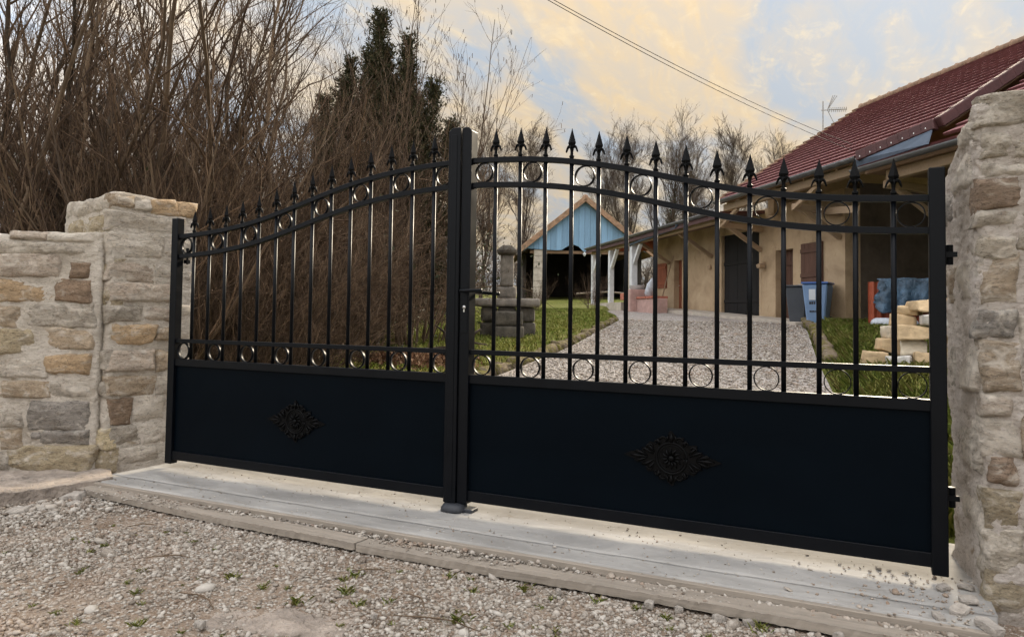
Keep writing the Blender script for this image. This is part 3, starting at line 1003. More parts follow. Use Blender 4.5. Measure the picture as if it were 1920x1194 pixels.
def ring_mesh(ro, t, d, n=40):
    m = MB()
    v, f = [], []
    for i in range(n):
        a = 2 * math.pi * i / n
        c, s = math.cos(a), math.sin(a)
        for (r, y) in ((ro, -d / 2), (ro, d / 2), (ro - t, d / 2), (ro - t, -d / 2)):
            v.append((r * c, y, r * s))
    for i in range(n):
        for j in range(4):
            f.append((i * 4 + j, i * 4 + (j + 1) % 4, ((i + 1) % n) * 4 + (j + 1) % 4, ((i + 1) % n) * 4 + j))
    m.add(v, f)
    me = m.mesh('ring', True)
    me.materials.append(M['gate'])
    return me


RING_U = ring_mesh(0.0455, 0.0032, 0.020)
RING_L = ring_mesh(0.0470, 0.0032, 0.020)


def rosette(parent, cx, cz, y):
    """cast ornament: a ringed medallion in a lozenge of scrolled leaves"""
    e = bpy.data.objects.new('rosette', None)
    COL.objects.link(e)
    e.parent = parent
    m = MB()
    for R, w in ((0.062, 0.005), (0.052, 0.0028)):
        m.tube([(R * math.cos(a), 0.0, R * math.sin(a)) for a in np.linspace(0, 2 * math.pi, 37)], w, 6)
    for k in range(12):
        a = 2 * math.pi * k / 12
        m.tube([(0.012 * math.cos(a), -0.002, 0.012 * math.sin(a)), (0.028 * math.cos(a + 0.2), -0.006, 0.028 * math.sin(a + 0.2)), (0.044 * math.cos(a), -0.001, 0.044 * math.sin(a))], [0.003, 0.0055, 0.0015], 5)
    m.tube([(0, 0, 0), (0, -0.008, 0), (0, -0.012, 0)], [0.013, 0.011, 0.004], 10)
    md = m.build('medallion', M['cast'], e, True)
    md.location = (cx, y, cz)
    pl = []
    for q in range(72):
        a_ = 2 * math.pi * q / 72
        c_, s_ = abs(math.cos(a_)), abs(math.sin(a_))
        R_ = 1.0 / (c_ / 0.170 + s_ / 0.098) * (1.05 + 0.10 * math.cos(12 * a_) + 0.05 * math.cos(22 * a_ + 1))
        R_ = max(R_, 0.066 * (1.0 - 0.12 * math.cos(9 * a_)))
        pl.append((R_ * math.cos(a_), R_ * math.sin(a_)))
    bp = MB().prism_xz(pl, -0.0005, 0.0035).build('backing', M['cast'], e)
    bp.location = (cx, y, cz)
    sc = MB()

    def scroll(x, z, r, turn, a0, th):
        pts, rad = [], []
        for q in np.linspace(0, 1, 16):
            a = a0 + turn * q * 4.6
            rr_ = r * (1 - 0.80 * q)
            pts.append((x + rr_ * math.cos(a), -0.002 - 0.003 * q, z + rr_ * math.sin(a)))
            rad.append(th * (1 - 0.45 * q))
        sc.tube(pts, rad, 5)
    for sx in (-1, 1):
        for sz in (-1, 1):
            t = sx * sz
            scroll(sx * 0.030, sz * 0.072, 0.017, t, math.pi / 2 * (1 - sx), 0.0042)
            scroll(sx * 0.060, sz * 0.058, 0.015, -t, math.pi / 2 * (1 + sx), 0.0042)
            scroll(sx * 0.085, sz * 0.038, 0.017, t, math.pi / 2 * (1 - sx), 0.0046)
            scroll(sx * 0.112, sz * 0.022, 0.014, -t, math.pi / 2 * (1 + sx), 0.004)
            scroll(sx * 0.138, sz * 0.014, 0.011, t, math.pi / 2 * (1 - sx), 0.0036)
            for (px, pz, qx, qz) in ((0.07, 0.02, 0.10, 0.05), (0.075, 0.012, 0.125, 0.036), (0.05, 0.05, 0.06, 0.078), (0.02, 0.066, 0.012, 0.094), (0.10, 0.004, 0.155, 0.020)):
                sc.tube([(sx * px, -0.001, sz * pz), (sx * (px + qx) / 2 + 0.002, -0.006, sz * ((pz + qz) / 2 + 0.003)), (sx * qx, -0.001, sz * qz)], [0.003, 0.0058, 0.0012], 5)
        sc.tube([(sx * 0.10, -0.002, 0), (sx * 0.145, -0.006, 0), (sx * 0.172, -0.001, 0)], [0.004, 0.008, 0.002], 6)
        sc.tube([(0, -0.002, sx * 0.064), (0, -0.007, sx * 0.084), (0, -0.001, sx * 0.102)], [0.004, 0.009, 0.002], 6)
    so = sc.build('scrollwork', M['cast'], e, True)
    so.location = (cx, y, cz)


def gate_leaf(sgn, label):
    root = thing('gate_leaf', label, 'gate', (sgn * 1.96, 0, 0), 0, 'pair of black swing gates')
    inv = -sgn * 1.96
    M0 = M['gate']

    def P(o, shift=True):
        o.location.x += inv
        return o
    a, b = sorted((sgn * 0.030, sgn * 1.905))
    # stiles
    x0, x1 = sorted((sgn * 1.902, sgn * 1.953))
    P(MB().box(x0, x1, -0.026, 0.022, 0.066, 1.487).build('stile', M0, root, bevel=0.003))
    if sgn < 0:
        prof = [(-0.066, 0.078), (-0.0015, 0.078), (-0.0015, 1.822), (-0.012, 1.824), (-0.048, 1.824), (-0.066, 1.806)]
        P(MB().prism_xz(prof, -0.040, 0.024).build('stile', M0, root, bevel=0.003))
        P(MB().box(-0.050, -0.018, -0.0425, -0.0402, 0.10, 1.79).build('cover_strip', M0, root, bevel=0.001))
    else:
        prof = [(0.0015, 0.078), (0.052, 0.078), (0.052, 1.806), (0.034, 1.824), (0.010, 1.824), (0.0015, 1.818)]
        P(MB().box(-0.016, 0.0005, 0.026, 0.031, 0.09, 1.80).build('astragal', M0, root))
        P(MB().prism_xz(prof, -0.030, 0.032).build('stile', M0, root, bevel=0.003))
    # rails
    P(rail('upper_arch_rail', root, a, b, rail_top, 0.024, -0.016, 0.012, M0))
    P(rail('lower_arch_rail', root, a, b, lambda x: rail_top(x) - 0.116, 0.024, -0.016, 0.012, M0))
    P(rail('middle_rail', root, a, b, lambda x: 0.784, 0.022, -0.016, 0.014, M0, 4))
    P(rail('panel_rail', root, a, b, lambda x: 0.669, 0.040, -0.018, 0.016, M0, 4))
    P(rail('bottom_rail', root, a, b, lambda x: 0.139, 0.049, -0.018, 0.016, M0, 4))
    P(MB().box(a, b, -0.006, 0.006, 0.137, 0.631).build('panel', M['sheet'], root))
    # bars and spears
    for k in range(14):
        x = sgn * (C0 + k * SP)
        zt = rail_top(x)
        o = P(MB().lathe([(0.0095, 0.655), (0.0095, zt - 0.006)], 14, (x, -0.0005, 0)).build('bar', M0, root, True))
        s = ob('spear', SPEAR, None, o)
        s.location = (x, -0.002, zt - 0.003)
        s.rotation_euler = (random.uniform(-0.03, 0.03), random.uniform(-0.02, 0.02), random.uniform(-0.12, 0.12))
    # rings
    for k in range(8):
        if k == 0:
            x = sgn * (C0 - 0.058)
        elif k == 7:
            x = sgn * (C0 + 13 * SP + 0.056)
        else:
            x = sgn * (C0 + (2 * k - 0.5) * SP)
        r = ob('ring', RING_U, None, root)
        r.location = (x + inv, -0.002, rail_top(x) - 0.070)
        r = ob('ring', RING_L, None, root)
        r.location = (x + inv, -0.002, 0.7155)
    rx = sgn * 0.99
    e0 = len(bpy.data.objects)
    rosette(root, rx + inv, 0.376, -0.010)
    return root


gl = gate_leaf(-1, 'left leaf of the black spear-topped gate, beside the pale left pillar')
gr = gate_leaf(1, 'right leaf of the black spear-topped gate, carrying handle and lock')
inv = -1.96
hx = 0.0
lk = MB().box(0.010 + inv, 0.044 + inv, -0.0325, -0.0302, 0.86, 1.08).build('lock_plate', M['gate'], gr, bevel=0.001)
hd = MB()
hd.tube([(0.028 + inv, -0.030, 1.055), (0.028 + inv, -0.062, 1.055)], 0.008, 10)
hd.tube([(0.022 + inv, -0.062, 1.055), (0.06 + inv, -0.064, 1.056), (0.135 + inv, -0.062, 1.057)], 0.0085, 10)
hd.build('handle', M['gate'], gr, True)
hd = MB()
hd.tube([(0.028 + inv, 0.032, 1.055), (0.028 + inv, 0.062, 1.055), (0.16 + inv, 0.066, 1.045)], 0.0085, 10)
hd.build('handle', M['gate'], gr, True)
kc = MB().lathe([(0.0001, 0), (0.0085, 0.0), (0.0085, 0.004)], 14, (0, 0, 0)).build('key_cylinder', M['steel'], gr, True)
kc.rotation_euler = (math.pi / 2, 0, 0)
kc.location = (0.028 + inv, -0.0325, 0.980)
MB().box(0.0245 + inv, 0.0315 + inv, -0.0365, -0.0326, 0.957, 0.976).build('key_slot', M['steel'], gr, bevel=0.001)
# hinges
for (root, sg, z) in ((gl, -1, 1.26), (gl, -1, 0.30), (gr, 1, 1.18), (gr, 1, 0.33)):
    iv = -sg * 1.96
    h = MB()
    x0, x1 = sorted((sg * 1.953 + iv, sg * 1.990 + iv))
    if sg > 0:
        h.box(x0, x1, 0.004, 0.018, z - 0.009, z + 0.009)
    h.lathe([(0.012, z - 0.035), (0.012, z + 0.035)], 12, (sg * 1.968 + iv, 0.030, 0))
    h.build('hinge', M['gate'], root)
h = MB()
h.lathe([(0.007, 1.22), (0.007, 1.30), (0.010, 1.30), (0.010, 1.315)], 10, (-1.885 + 1.96, 0.034, 0))
h.box(-1.902 + 1.96, -1.876 + 1.96, 0.022, 0.046, 1.225, 1.245)
h.build('hinge_bolt', M['gate'], gl)
# central stop on the sill
gs = thing('gate_stop', 'black rounded floor stop under the middle of the gate', 'gate stop', (-0.012, -0.012, 0.038))
m = MB()
n = 20
v, f = [], []
for (z, sx, sy) in ((0.0, 0.062, 0.058), (0.022, 0.060, 0.056), (0.037, 0.050, 0.046), (0.041, 0.036, 0.034)):
    for i in range(n):
        a = 2 * math.pi * i / n
        c, s = math.cos(a), math.sin(a)
        v.append((sx * (abs(c) ** 0.6) * (1 if c > 0 else -1), sy * (abs(s) ** 0.8) * (1 if s > 0 else -1) - 0.008, z))
for j in range(3):
    for i in range(n):
        f.append((j * n + i, j * n + (i + 1) % n, (j + 1) * n + (i + 1) % n, (j + 1) * n + i))
f += [tuple(range(n - 1, -1, -1)), tuple(3 * n + i for i in range(n))]
m.add(v, f)
m.build('cap', M['rubber'], gs, True)
MB().box(0.03, 0.098, -0.026, 0.038, 0.0, 0.022).build('base_plate', M['rubber'], gs, bevel=0.004)

# ------------------------------------------------------------------ the farmhouse (local x: along the facade towards the viewer, y: inwards)
HP = (-0.278, 18.34)
H_ROT = math.atan2(-0.79335, 0.60876)


def hw(x, y, z=0.0):
    """house frame to world"""
    return (HP[0] + x * 0.60876 + y * 0.79335, HP[1] - x * 0.79335 + y * 0.60876, z)


house = thing('farmhouse', 'ochre rendered farmhouse with red tiled roof beyond the driveway', 'house', (HP[0], HP[1], 0), H_ROT)


def wall_with_holes(name, x0, x1, z0, z1, y0, y1, holes, mat, parent):
    xs_ = sorted({x0, x1, *[h[0] for h in holes], *[h[1] for h in holes]})
    zs_ = sorted({z0, z1, *[h[2] for h in holes], *[h[3] for h in holes]})

    def solid(i, j):
        if i < 0 or j < 0 or i >= len(xs_) - 1 or j >= len(zs_) - 1:
            return False
        cx, cz = (xs_[i] + xs_[i + 1]) / 2, (zs_[j] + zs_[j + 1]) / 2
        return not any(h[0] < cx < h[1] and h[2] < cz < h[3] for h in holes)
    v, f = [], []

    def quad(*p):
        o = len(v)
        v.extend(p)
        f.append((o, o + 1, o + 2, o + 3))
    for i in range(len(xs_) - 1):
        for j in range(len(zs_) - 1):
            if not solid(i, j):
                continue
            a, b, c, d = xs_[i], xs_[i + 1], zs_[j], zs_[j + 1]
            quad((a, y0, c), (b, y0, c), (b, y0, d), (a, y0, d))
            quad((b, y1, c), (a, y1, c), (a, y1, d), (b, y1, d))
            if not solid(i - 1, j):
                quad((a, y1, c), (a, y0, c), (a, y0, d), (a, y1, d))
            if not solid(i + 1, j):
                quad((b, y0, c), (b, y1, c), (b, y1, d), (b, y0, d))
            if not solid(i, j - 1):
                quad((a, y0, c), (a, y1, c), (b, y1, c), (b, y0, c))
            if not solid(i, j + 1):
                quad((a, y0, d), (b, y0, d), (b, y1, d), (a, y1, d))
    me = bpy.data.meshes.new(name)
    me.from_pydata(v, [], f)
    return ob(name, me, mat, parent)


def plank_leaf(parent, name, x0, x1, z0, z1, y, t, n, mat, battens=(), handle=None):
    e = bpy.data.objects.new(name, None)
    COL.objects.link(e)
    e.parent = parent
    w = (x1 - x0) / n
    rr_ = random.Random(int(x0 * 100) + 999)
    for i in range(n):
        MB().box(x0 + i * w + 0.004, x0 + (i + 1) * w - 0.004, y - rr_.uniform(0, 0.006), y + t, z0 + rr_.uniform(0, 0.02), z1).build('plank', mat, e)
    for z in battens:
        MB().box(x0 + 0.01, x1 - 0.01, y - 0.032, y - 0.008, z - 0.05, z + 0.05).build('batten', mat, e)
    if handle:
        m = MB()
        m.tube([(handle[0], y - 0.005, handle[1]), (handle[0], y - 0.06, handle[1]), (handle[0] + 0.1, y - 0.06, handle[1])], 0.012, 8)
        m.build('handle', M['steel'], e)
    return e


DOOR = (-0.39, 0.43, 0.93, 2.88)
BIG = (-3.57, -1.28, 1.04, 3.62)
RED = (-7.24, -6.55, 1.28, 3.08)
wall_with_holes('wall', -9.0, 2.6, 0.4, 4.15, 0.0, 0.42, [DOOR, BIG, RED], M['render'], house)
MB().box(2.18, 2.599, 0.421, 5.0, 0.4, 4.3).build('wall', M['render_grey'], house)
MB().box(2.2, 16.0, 5.001, 5.35, 0.4, 5.6).build('wall', M['render_grey'], house)
MB().box(-9.0, -8.62, 0.421, 5.0, 0.4, 4.1).build('wall', M['render'], house)
MB().box(-14.5, -9.001, 4.6, 5.0, 0.4, 4.3).build('wall', M['render_grey'], house)
# stone door surround
MB().box(DOOR[0] - 0.16, DOOR[0] - 0.001, -0.02, 0.2, 0.9, 3.0).build('door_jamb', M['render'], house, bevel=0.01)
plank_leaf(house, 'door', DOOR[0] + 0.02, DOOR[1] - 0.02, DOOR[2] + 0.02, DOOR[3], 0.24, 0.05, 5, M['door_brown'], (1.3, 2.5), (DOOR[0] + 0.14, 1.9))
plank_leaf(house, 'barn_door', BIG[0] + 0.02, BIG[1] - 0.02, BIG[2] + 0.03, BIG[3], 0.10, 0.06, 8, M['door_dark'], (1.5, 2.7))
plank_leaf(house, 'red_door', RED[0] + 0.02, RED[1] - 0.02, RED[2] + 0.02, RED[3], 0.20, 0.05, 4, M['door_red'], (), (RED[0] + 0.1, 2.15))
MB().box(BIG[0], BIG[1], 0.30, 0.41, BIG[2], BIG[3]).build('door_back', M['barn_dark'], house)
MB().box(-1.27, -1.12, -0.012, 0.2, 1.0, 3.75).build('door_jamb', M['render'], house, bevel=0.01)
sh = plank_leaf(house, 'shutter', 0.87, 1.77, 1.90, 2.94, -0.05, 0.045, 5, M['door_brown'], (2.1, 2.74))
MB().box(0.80, 1.84, -0.10, -0.001, 1.80, 1.885).build('window_sill', M['block'], house, bevel=0.01)
sh = plank_leaf(house, 'shutter', -8.70, -7.86, 2.08, 3.05, -0.05, 0.045, 4, M['door_red'], (2.28, 2.88))
m = MB()
m.lathe([(0.03, 0.0), (0.12, 0.03), (0.14, 0.12), (0.05, 0.16)], 4, (-0.98, -0.12, 2.40), math.pi / 4)
m.box(-1.02, -0.94, -0.06, -0.001, 2.46, 2.60)
m.build('wall_lantern', M['beam'], house)
MB().box(-4.42, -4.26, -0.07, -0.001, 2.58, 2.72).build('meter_box', M['beam'], house, bevel=0.01)
m = MB()
m.tube([(2.02, -0.001, 1.72), (2.02, -0.10, 1.72), (2.02, -0.13, 1.64)], 0.018, 8)
m.build('water_tap', M['beam'], house)

# concrete step along the facade
m = MB()
v = []
for x, zt in ((-7.8, 1.32), (-4.5, 1.20), (-1.5, 1.05), (2.0, 0.90)):
    v += [(x, -0.95, zt - 0.6), (x, -0.002, zt - 0.6), (x, -0.002, zt), (x, -0.95, zt - 0.03)]
f = [(3, 2, 1, 0), (12, 13, 14, 15)]
for i in range(3):
    for j in range(4):
        f.append((i * 4 + j, i * 4 + (j + 1) % 4, i * 4 + 4 + (j + 1) % 4, i * 4 + 4 + j))
m.add(v, f)
m.build('door_step', M['block'], house, bevel=0.01)

# main roof
TH = math.radians(33)
CT, ST = math.cos(TH), math.sin(TH)
E_Y, E_Z = -1.5, 4.28


def rp3(x, t, h=0.0, y0=E_Y, z0=E_Z, c=CT, s=ST):
    return (x, y0 + t * c - h * s, z0 + t * s + h * c)


def tile_row(parent, t0, t1, x0, x1, mat, y0=E_Y, z0=E_Z, c=CT, s=ST, pitch=0.225):
    n = max(4, int((x1 - x0) / (pitch / 4)))
    v, f = [], []
    for i in range(n + 1):
        x = x0 + (x1 - x0) * i / n
        ph = (x / pitch) % 1.0
        bmp = 0.0025 if ph < 0.26 else 0.0
        for (t, h) in ((t1 + 0.03, 0.010 + bmp * 0.4), (t0, 0.066 + bmp), (t0 + 0.03, 0.004)):
            v.append(rp3(x, t, h, y0, z0, c, s))
    for i in range(n):
        for j in range(2):
            f.append((i * 3 + j, i * 3 + j + 1, i * 3 + 4 + j, i * 3 + 3 + j))
    f += [(0, 2, 1), (3 * n, 3 * n + 1, 3 * n + 2)]
    m = MB()
    m.add(v, f)
    return m.build('tile_row', mat, parent)


roof = bpy.data.objects.new('main_roof', None)
COL.objects.link(roof)
roof.parent = house
NR, L = 20, 5.62
dt = L / NR
for i in range(NR):
    t0 = i * dt
    xe = 5.2 + min(1.0, t0 / 0.56) * 1.55 if t0 < 0.56 else 6.75
    tile_row(roof, t0, t0 + dt, -0.93, xe, M['tile'])
    # verge tile at the far end of each course
    m = MB()
    a, b = rp3(-0.97, t0, 0.075), rp3(-0.97, t0 + dt, 0.03)
    m.bar(a, b, 0.16, 0.05)
    m.build('verge_tile', M['tile_moss'], roof)
m = MB()
vv = [rp3(-0.90, 0.02, -0.005), rp3(5.2, 0.02, -0.005), rp3(6.75, 0.6, -0.005), rp3(6.75, L, -0.005), rp3(-0.90, L, -0.005)]
vv += [rp3(-0.90, 0.02, -0.10), rp3(5.2, 0.02, -0.10), rp3(6.75, 0.6, -0.10), rp3(6.75, L, -0.10), rp3(-0.90, L, -0.10)]
m.add(vv, [(0, 1, 2, 3, 4), (9, 8, 7, 6, 5)] + [(i, 5 + i, 5 + (i + 1) % 5, (i + 1) % 5) for i in range(5)])
m.build('roof_deck', M['soffit'], roof)
# far slope of the roof
m = MB()
rz, ry = E_Z + L * ST, E_Y + L * CT
m.add([(-0.9, ry, rz + 0.01), (14, ry, rz + 0.01), (14, ry + 5, rz - 3.2), (-0.9, ry + 5, rz - 3.2), (-0.9, ry, rz - 0.09), (14, ry, rz - 0.09), (14, ry + 5, rz - 3.3), (-0.9, ry + 5, rz - 3.3)],
      [(0, 1, 2, 3), (7, 6, 5, 4), (0, 4, 5, 1), (1, 5, 6, 2), (2, 6, 7, 3), (3, 7, 4, 0)])
m.build('rear_slope', M['tile'], roof)
RT = MB()
pts = []
RT.lathe([(0.12, 0), (0.125, 0.02), (0.10, 0.05), (0.10, 0.43)], 12)
me_rt = RT.mesh('ridge_tile', True)
me_rt.materials.append(M['tile_moss'])
for i in range(38):
    o = ob('ridge_tile', me_rt, None, roof)
    o.rotation_euler = (0, math.pi / 2, 0)
    o.location = (-0.98 + i * 0.40, ry, rz + 0.02)
# gable end wall above the lean-to
m = MB()
m.prism([(0, 0), (0, 0), (0, 0)], 0, 1) if False else None
gy = lambda t: (E_Y + t * CT, E_Z + t * ST - 0.12)
a, b, c_ = gy(1.6), gy(L), (ry + 4.2, rz - 2.8)
g = MB()
poly = [(a[0], 3.9), (a[0], a[1]), (b[0], b[1]), (c_[0], c_[1]), (c_[0], 3.9)]
v = [(-0.55, y, z) for y, z in poly] + [(-0.25, y, z) for y, z in poly]
g.add(v, [tuple(range(5)), tuple(range(9, 4, -1))] + [((i + 1) % 5, i, 5 + i, 5 + (i + 1) % 5) for i in range(5)])
g.build('gable_wall', M['render'], house)
# nailed dark edge tiles
for (p0, p1, n) in (((5.22, 0.0), (6.72, 0.56), 7), ((6.78, 0.6), (6.78, L - 0.1), 13)):
    for i in range(n):
        q0, q1 = i / n, (i + 1.06) / n
        A = rp3(p0[0] + (p1[0] - p0[0]) * q0, p0[1] + (p1[1] - p0[1]) * q0, 0.055)
        B = rp3(p0[0] + (p1[0] - p0[0]) * q1, p0[1] + (p1[1] - p0[1]) * q1, 0.045)
        A = (A[0], A[1] - 0.10, A[2] - 0.06)
        B = (B[0], B[1] - 0.10, B[2] - 0.06)
        o = MB().bar(A, B, 0.16, 0.20).build('edge_tile', M['tile_dark'], roof, bevel=0.015)
        mid = ((A[0] + B[0]) / 2, (A[1] + B[1]) / 2 - 0.078, (A[2] + B[2]) / 2 - 0.04)
        s = MB().lathe([(0.013, -0.015), (0.013, 0.015)], 8, mid).build('nail', M['steel'], o)
        # vertical drop of the edge tile
# zinc flashing under the slanted edge, above the porch roof
m = MB()
A0, A1 = rp3(5.16, 0.0, 0.02), rp3(6.75, 0.56, 0.02)
zp = [(A0[0], A0[1] - 0.10, 4.06), (7.00, A0[1] - 0.06, 4.11), (6.70, A1[1] - 0.17, A1[2] - 0.12), (A1[0] - 0.1, A1[1] - 0.17, A1[2] - 0.12), (A0[0], A0[1] - 0.12, A0[2] - 0.10)]
m.add(zp + [(x, y + 0.03, z) for x, y, z in zp], [(0, 1, 2, 3, 4), (9, 8, 7, 6, 5)] + [(i, 5 + i, 5 + (i + 1) % 5, (i + 1) % 5) for i in range(5)])
m.build('zinc_flashing', M['zinc'], roof)
# porch roof to the right, lower
pr = bpy.data.objects.new('porch_roof', None)
COL.objects.link(pr)
pr.parent = house
TH2 = math.radians(25)
c2, s2 = math.cos(TH2), math.sin(TH2)
for i in range(2):
    tile_row(pr, i * 0.2, i * 0.2 + 0.2, 5.25, 14.0, M['tile'], E_Y - 0.12, 4.0, c2, s2)
for i in range(14):
    tile_row(pr, 0.45 + i * 0.33, 0.45 + i * 0.33 + 0.33, 7.0, 14.0, M['tile'], E_Y - 0.1, 4.02, CT, ST)
m = MB()
m.box(5.25, 16.0, E_Y + 0.02, 5.0, 3.90, 3.965)
m.box(15.7, 16.0, E_Y + 0.5, 5.0, 0.4, 3.89)
m.build('porch_ceiling', M['soffit'], pr)

# gutters: half pipes
def gutter(name, x0, x1, y, z, r, parent, mat):
    m = MB()
    n = 8
    v, f = [], []
    for x in (x0, x1):
        for rr_ in (r, r - 0.012):
            for i in range(n + 1):
                a = math.pi + math.pi * i / n
                v.append((x, y + rr_ * math.cos(a), z + rr_ * math.sin(a)))
    k = n + 1
    for i in range(n):
        f.append((i, i + 1, 2 * k + i + 1, 2 * k + i))
        f.append((k + i + 1, k + i, 3 * k + i, 3 * k + i + 1))
        f.append((i + 1, i, k + i, k + i + 1))
        f.append((2 * k + i, 2 * k + i + 1, 3 * k + i + 1, 3 * k + i))
    f.append((0, 2 * k, 3 * k, k))
    f.append((n, k + n, 3 * k + n, 2 * k + n))
    m.add(v, f)
    return m.build(name, mat, parent, True)


gutter('gutter', -0.95, 5.15, E_Y - 0.09, E_Z + 0.0, 0.085, house, M['gutter'])
gutter('gutter', 5.15, 14.0, E_Y - 0.20, 3.99, 0.085, house, M['gutter'])
gutter('gutter', -13.2, -1.1, E_Y - 0.09, 4.02, 0.085, house, M['gutter'])
m = MB()
m.tube([(-3.5, E_Y - 0.09, 3.94), (-3.7, E_Y - 0.02, 3.86), (-8.0, E_Y + 0.05, 3.72), (-8.15, E_Y + 0.16, 3.60), (-8.3, E_Y + 0.22, 1.5)], 0.045, 8)
m.build('downpipe', M['zinc'], house, True)
# eave timbers
MB().box(-0.85, 5.6, E_Y + 0.12, E_Y + 0.30, E_Z - 0.28, E_Z - 0.09).build('eave_beam', M['beam'], house, bevel=0.01)
MB().box(5.7, 14.0, E_Y + 0.12, E_Y + 0.30, 3.70, 3.898).build('eave_beam', M['beam'], house, bevel=0.01)
MB().box(-13.0, -0.95, E_Y + 0.12, E_Y + 0.28, 3.72, 3.88).build('eave_beam', M['beam'], house, bevel=0.01)
for i in range(11):
    x = -0.6 + i * 0.6
    MB().bar(rp3(x, 0.05, -0.15), rp3(x, 2.0, -0.15), 0.08, 0.10).build('rafter', M['beam'], house)
for x in (-1.15, 2.45, 5.6, 8.8):
    MB().bar((x, 0.1, 3.55), (x, E_Y + 0.2, 3.66), 0.14, 0.16).build('tie_beam', M['beam'], house, bevel=0.008)
    MB().bar((x, -0.02, 2.95), (x, E_Y + 0.45, 3.60), 0.11, 0.12).build('brace', M['beam'], house, bevel=0.008)
    MB().bar((x + 0.02, E_Y + 0.22, 3.62), (x + 0.95, E_Y + 0.22, 4.00), 0.10, 0.10).build('brace', M['beam'], house, bevel=0.008)
for x in (-4.2, -7.6):
    MB().bar((x, -0.02, 3.0), (x, E_Y + 0.25, 3.78), 0.11, 0.12).build('brace', M['beam'], house, bevel=0.008)
MB().bar((1.4, -0.05, 3.72), (4.6, -1.2, 3.30), 0.13, 0.15).build('brace', M['beam'], house)
# lean-to roof on the left, almost flat
lr = bpy.data.objects.new('lean_to_roof', None)
COL.objects.link(lr)
lr.parent = house
MB().add([(-13.2, E_Y - 0.02, 4.02), (-0.98, E_Y - 0.02, 4.02), (-0.98, 5.0, 4.38), (-13.2, 5.0, 4.38), (-13.2, E_Y - 0.02, 3.93), (-0.98, E_Y - 0.02, 3.93), (-0.98, 5.0, 4.29), (-13.2, 5.0, 4.29)],
         [(0, 1, 2, 3), (7, 6, 5, 4), (0, 4, 5, 1), (1, 5, 6, 2), (2, 6, 7, 3), (3, 7, 4, 0)]).build('deck', M['tile_dark'], lr)
MB().box(-13.25, -1.0, E_Y - 0.055, E_Y - 0.021, 3.80, 4.0).build('fascia', M['tile_dark'], lr)
for i in range(9):
    x = -12.8 + i * 0.5
    MB().bar((x, E_Y + 0.3, 3.90), (x, 4.5, 4.18), 0.07, 0.10).build('rafter', M['soffit_red'], lr)
MB().add([(-13.1, E_Y + 0.3, 3.92), (-8.7, E_Y + 0.3, 3.92), (-8.7, 4.6, 4.20), (-13.1, 4.6, 4.20), (-13.1, E_Y + 0.3, 3.90), (-8.7, E_Y + 0.3, 3.90), (-8.7, 4.6, 4.18), (-13.1, 4.6, 4.18)],
         [(0, 1, 2, 3), (7, 6, 5, 4), (0, 4, 5, 1), (1, 5, 6, 2), (2, 6, 7, 3), (3, 7, 4, 0)]).build('ceiling', M['soffit_red'], lr)
# porch posts
for x, y, w in ((-8.05, -1.3, 0.24), (-10.6, -1.3, 0.20), (-12.9, -1.3, 0.20), (-11.2, 1.8, 0.18)):
    zb_ = 1.25 + (-x - 8) * 0.06
    MB().box(x - w / 2, x + w / 2, y - w / 2, y + w / 2, zb_, 3.72).build('porch_post', M['white_paint'], house, bevel=0.01)
    if y < 0:
        MB().bar((x + 0.05, y, 2.95), (x + 0.75, y, 3.72), 0.13, 0.13).build('brace', M['white_paint'], house, bevel=0.008)
MB().box(-13.4, -8.3, -1.7, 4.6, 0.9, 1.52).build('porch_floor', M['block'], house)
# pink low wall with red brick coping and steps
MB().box(-7.86, -7.2, -1.75, -0.98, 0.8, 1.98).build('low_wall', M['pink'], house, bevel=0.02)
MB().box(-7.18, -5.6, -1.5, -0.97, 0.8, 1.62).build('low_wall', M['pink'], house, bevel=0.02)
for i in range(5):
    MB().box(-7.14 + i * 0.31, -6.86 + i * 0.31, -1.54, -0.95, 1.621, 1.70).build('brick', M['brick'], house, bevel=0.008)
MB().box(-8.4, -7.9, -1.7, -1.2, 1.6, 1.86).build('brick', M['brick'], house, bevel=0.01)

# leaning handles and things by the porch
t = tag(MB().tube([(0, 0, 0), (0.18, 0.14, 0.9), (0.40, 0.36, 1.9)], 0.022, 6).build('broom_handle', M['beam']), 'thin wooden pole leaning on the ochre wall by the rust door', 'pole')
t.location = hw(-7.45, -0.46, 1.36)
t.rotation_euler = (0, 0, H_ROT)
m = MB()
m.lathe([(0.10, 0), (0.17, 0.1), (0.15, 0.45), (0.06, 0.62), (0.02, 0.7)], 12)
t = tag(m.build('folded_parasol', M['sack'], None, True), 'pale grey folded bundle leaning on the pink wall', 'parasol')
t.location = hw(-6.8, -1.2, 1.705)
t.rotation_euler = (0.15, 0.25, 0)
bas = thing('basin', 'white enamel basin standing on the pink low wall', 'basin', hw(-7.53, -1.36, 1.982), H_ROT)
m = MB()
m.lathe([(0.16, 0), (0.26, 0.02), (0.30, 0.15), (0.31, 0.16), (0.28, 0.15), (0.15, 0.03)], 18)
m.build('bowl', M['white_paint'], bas, True)

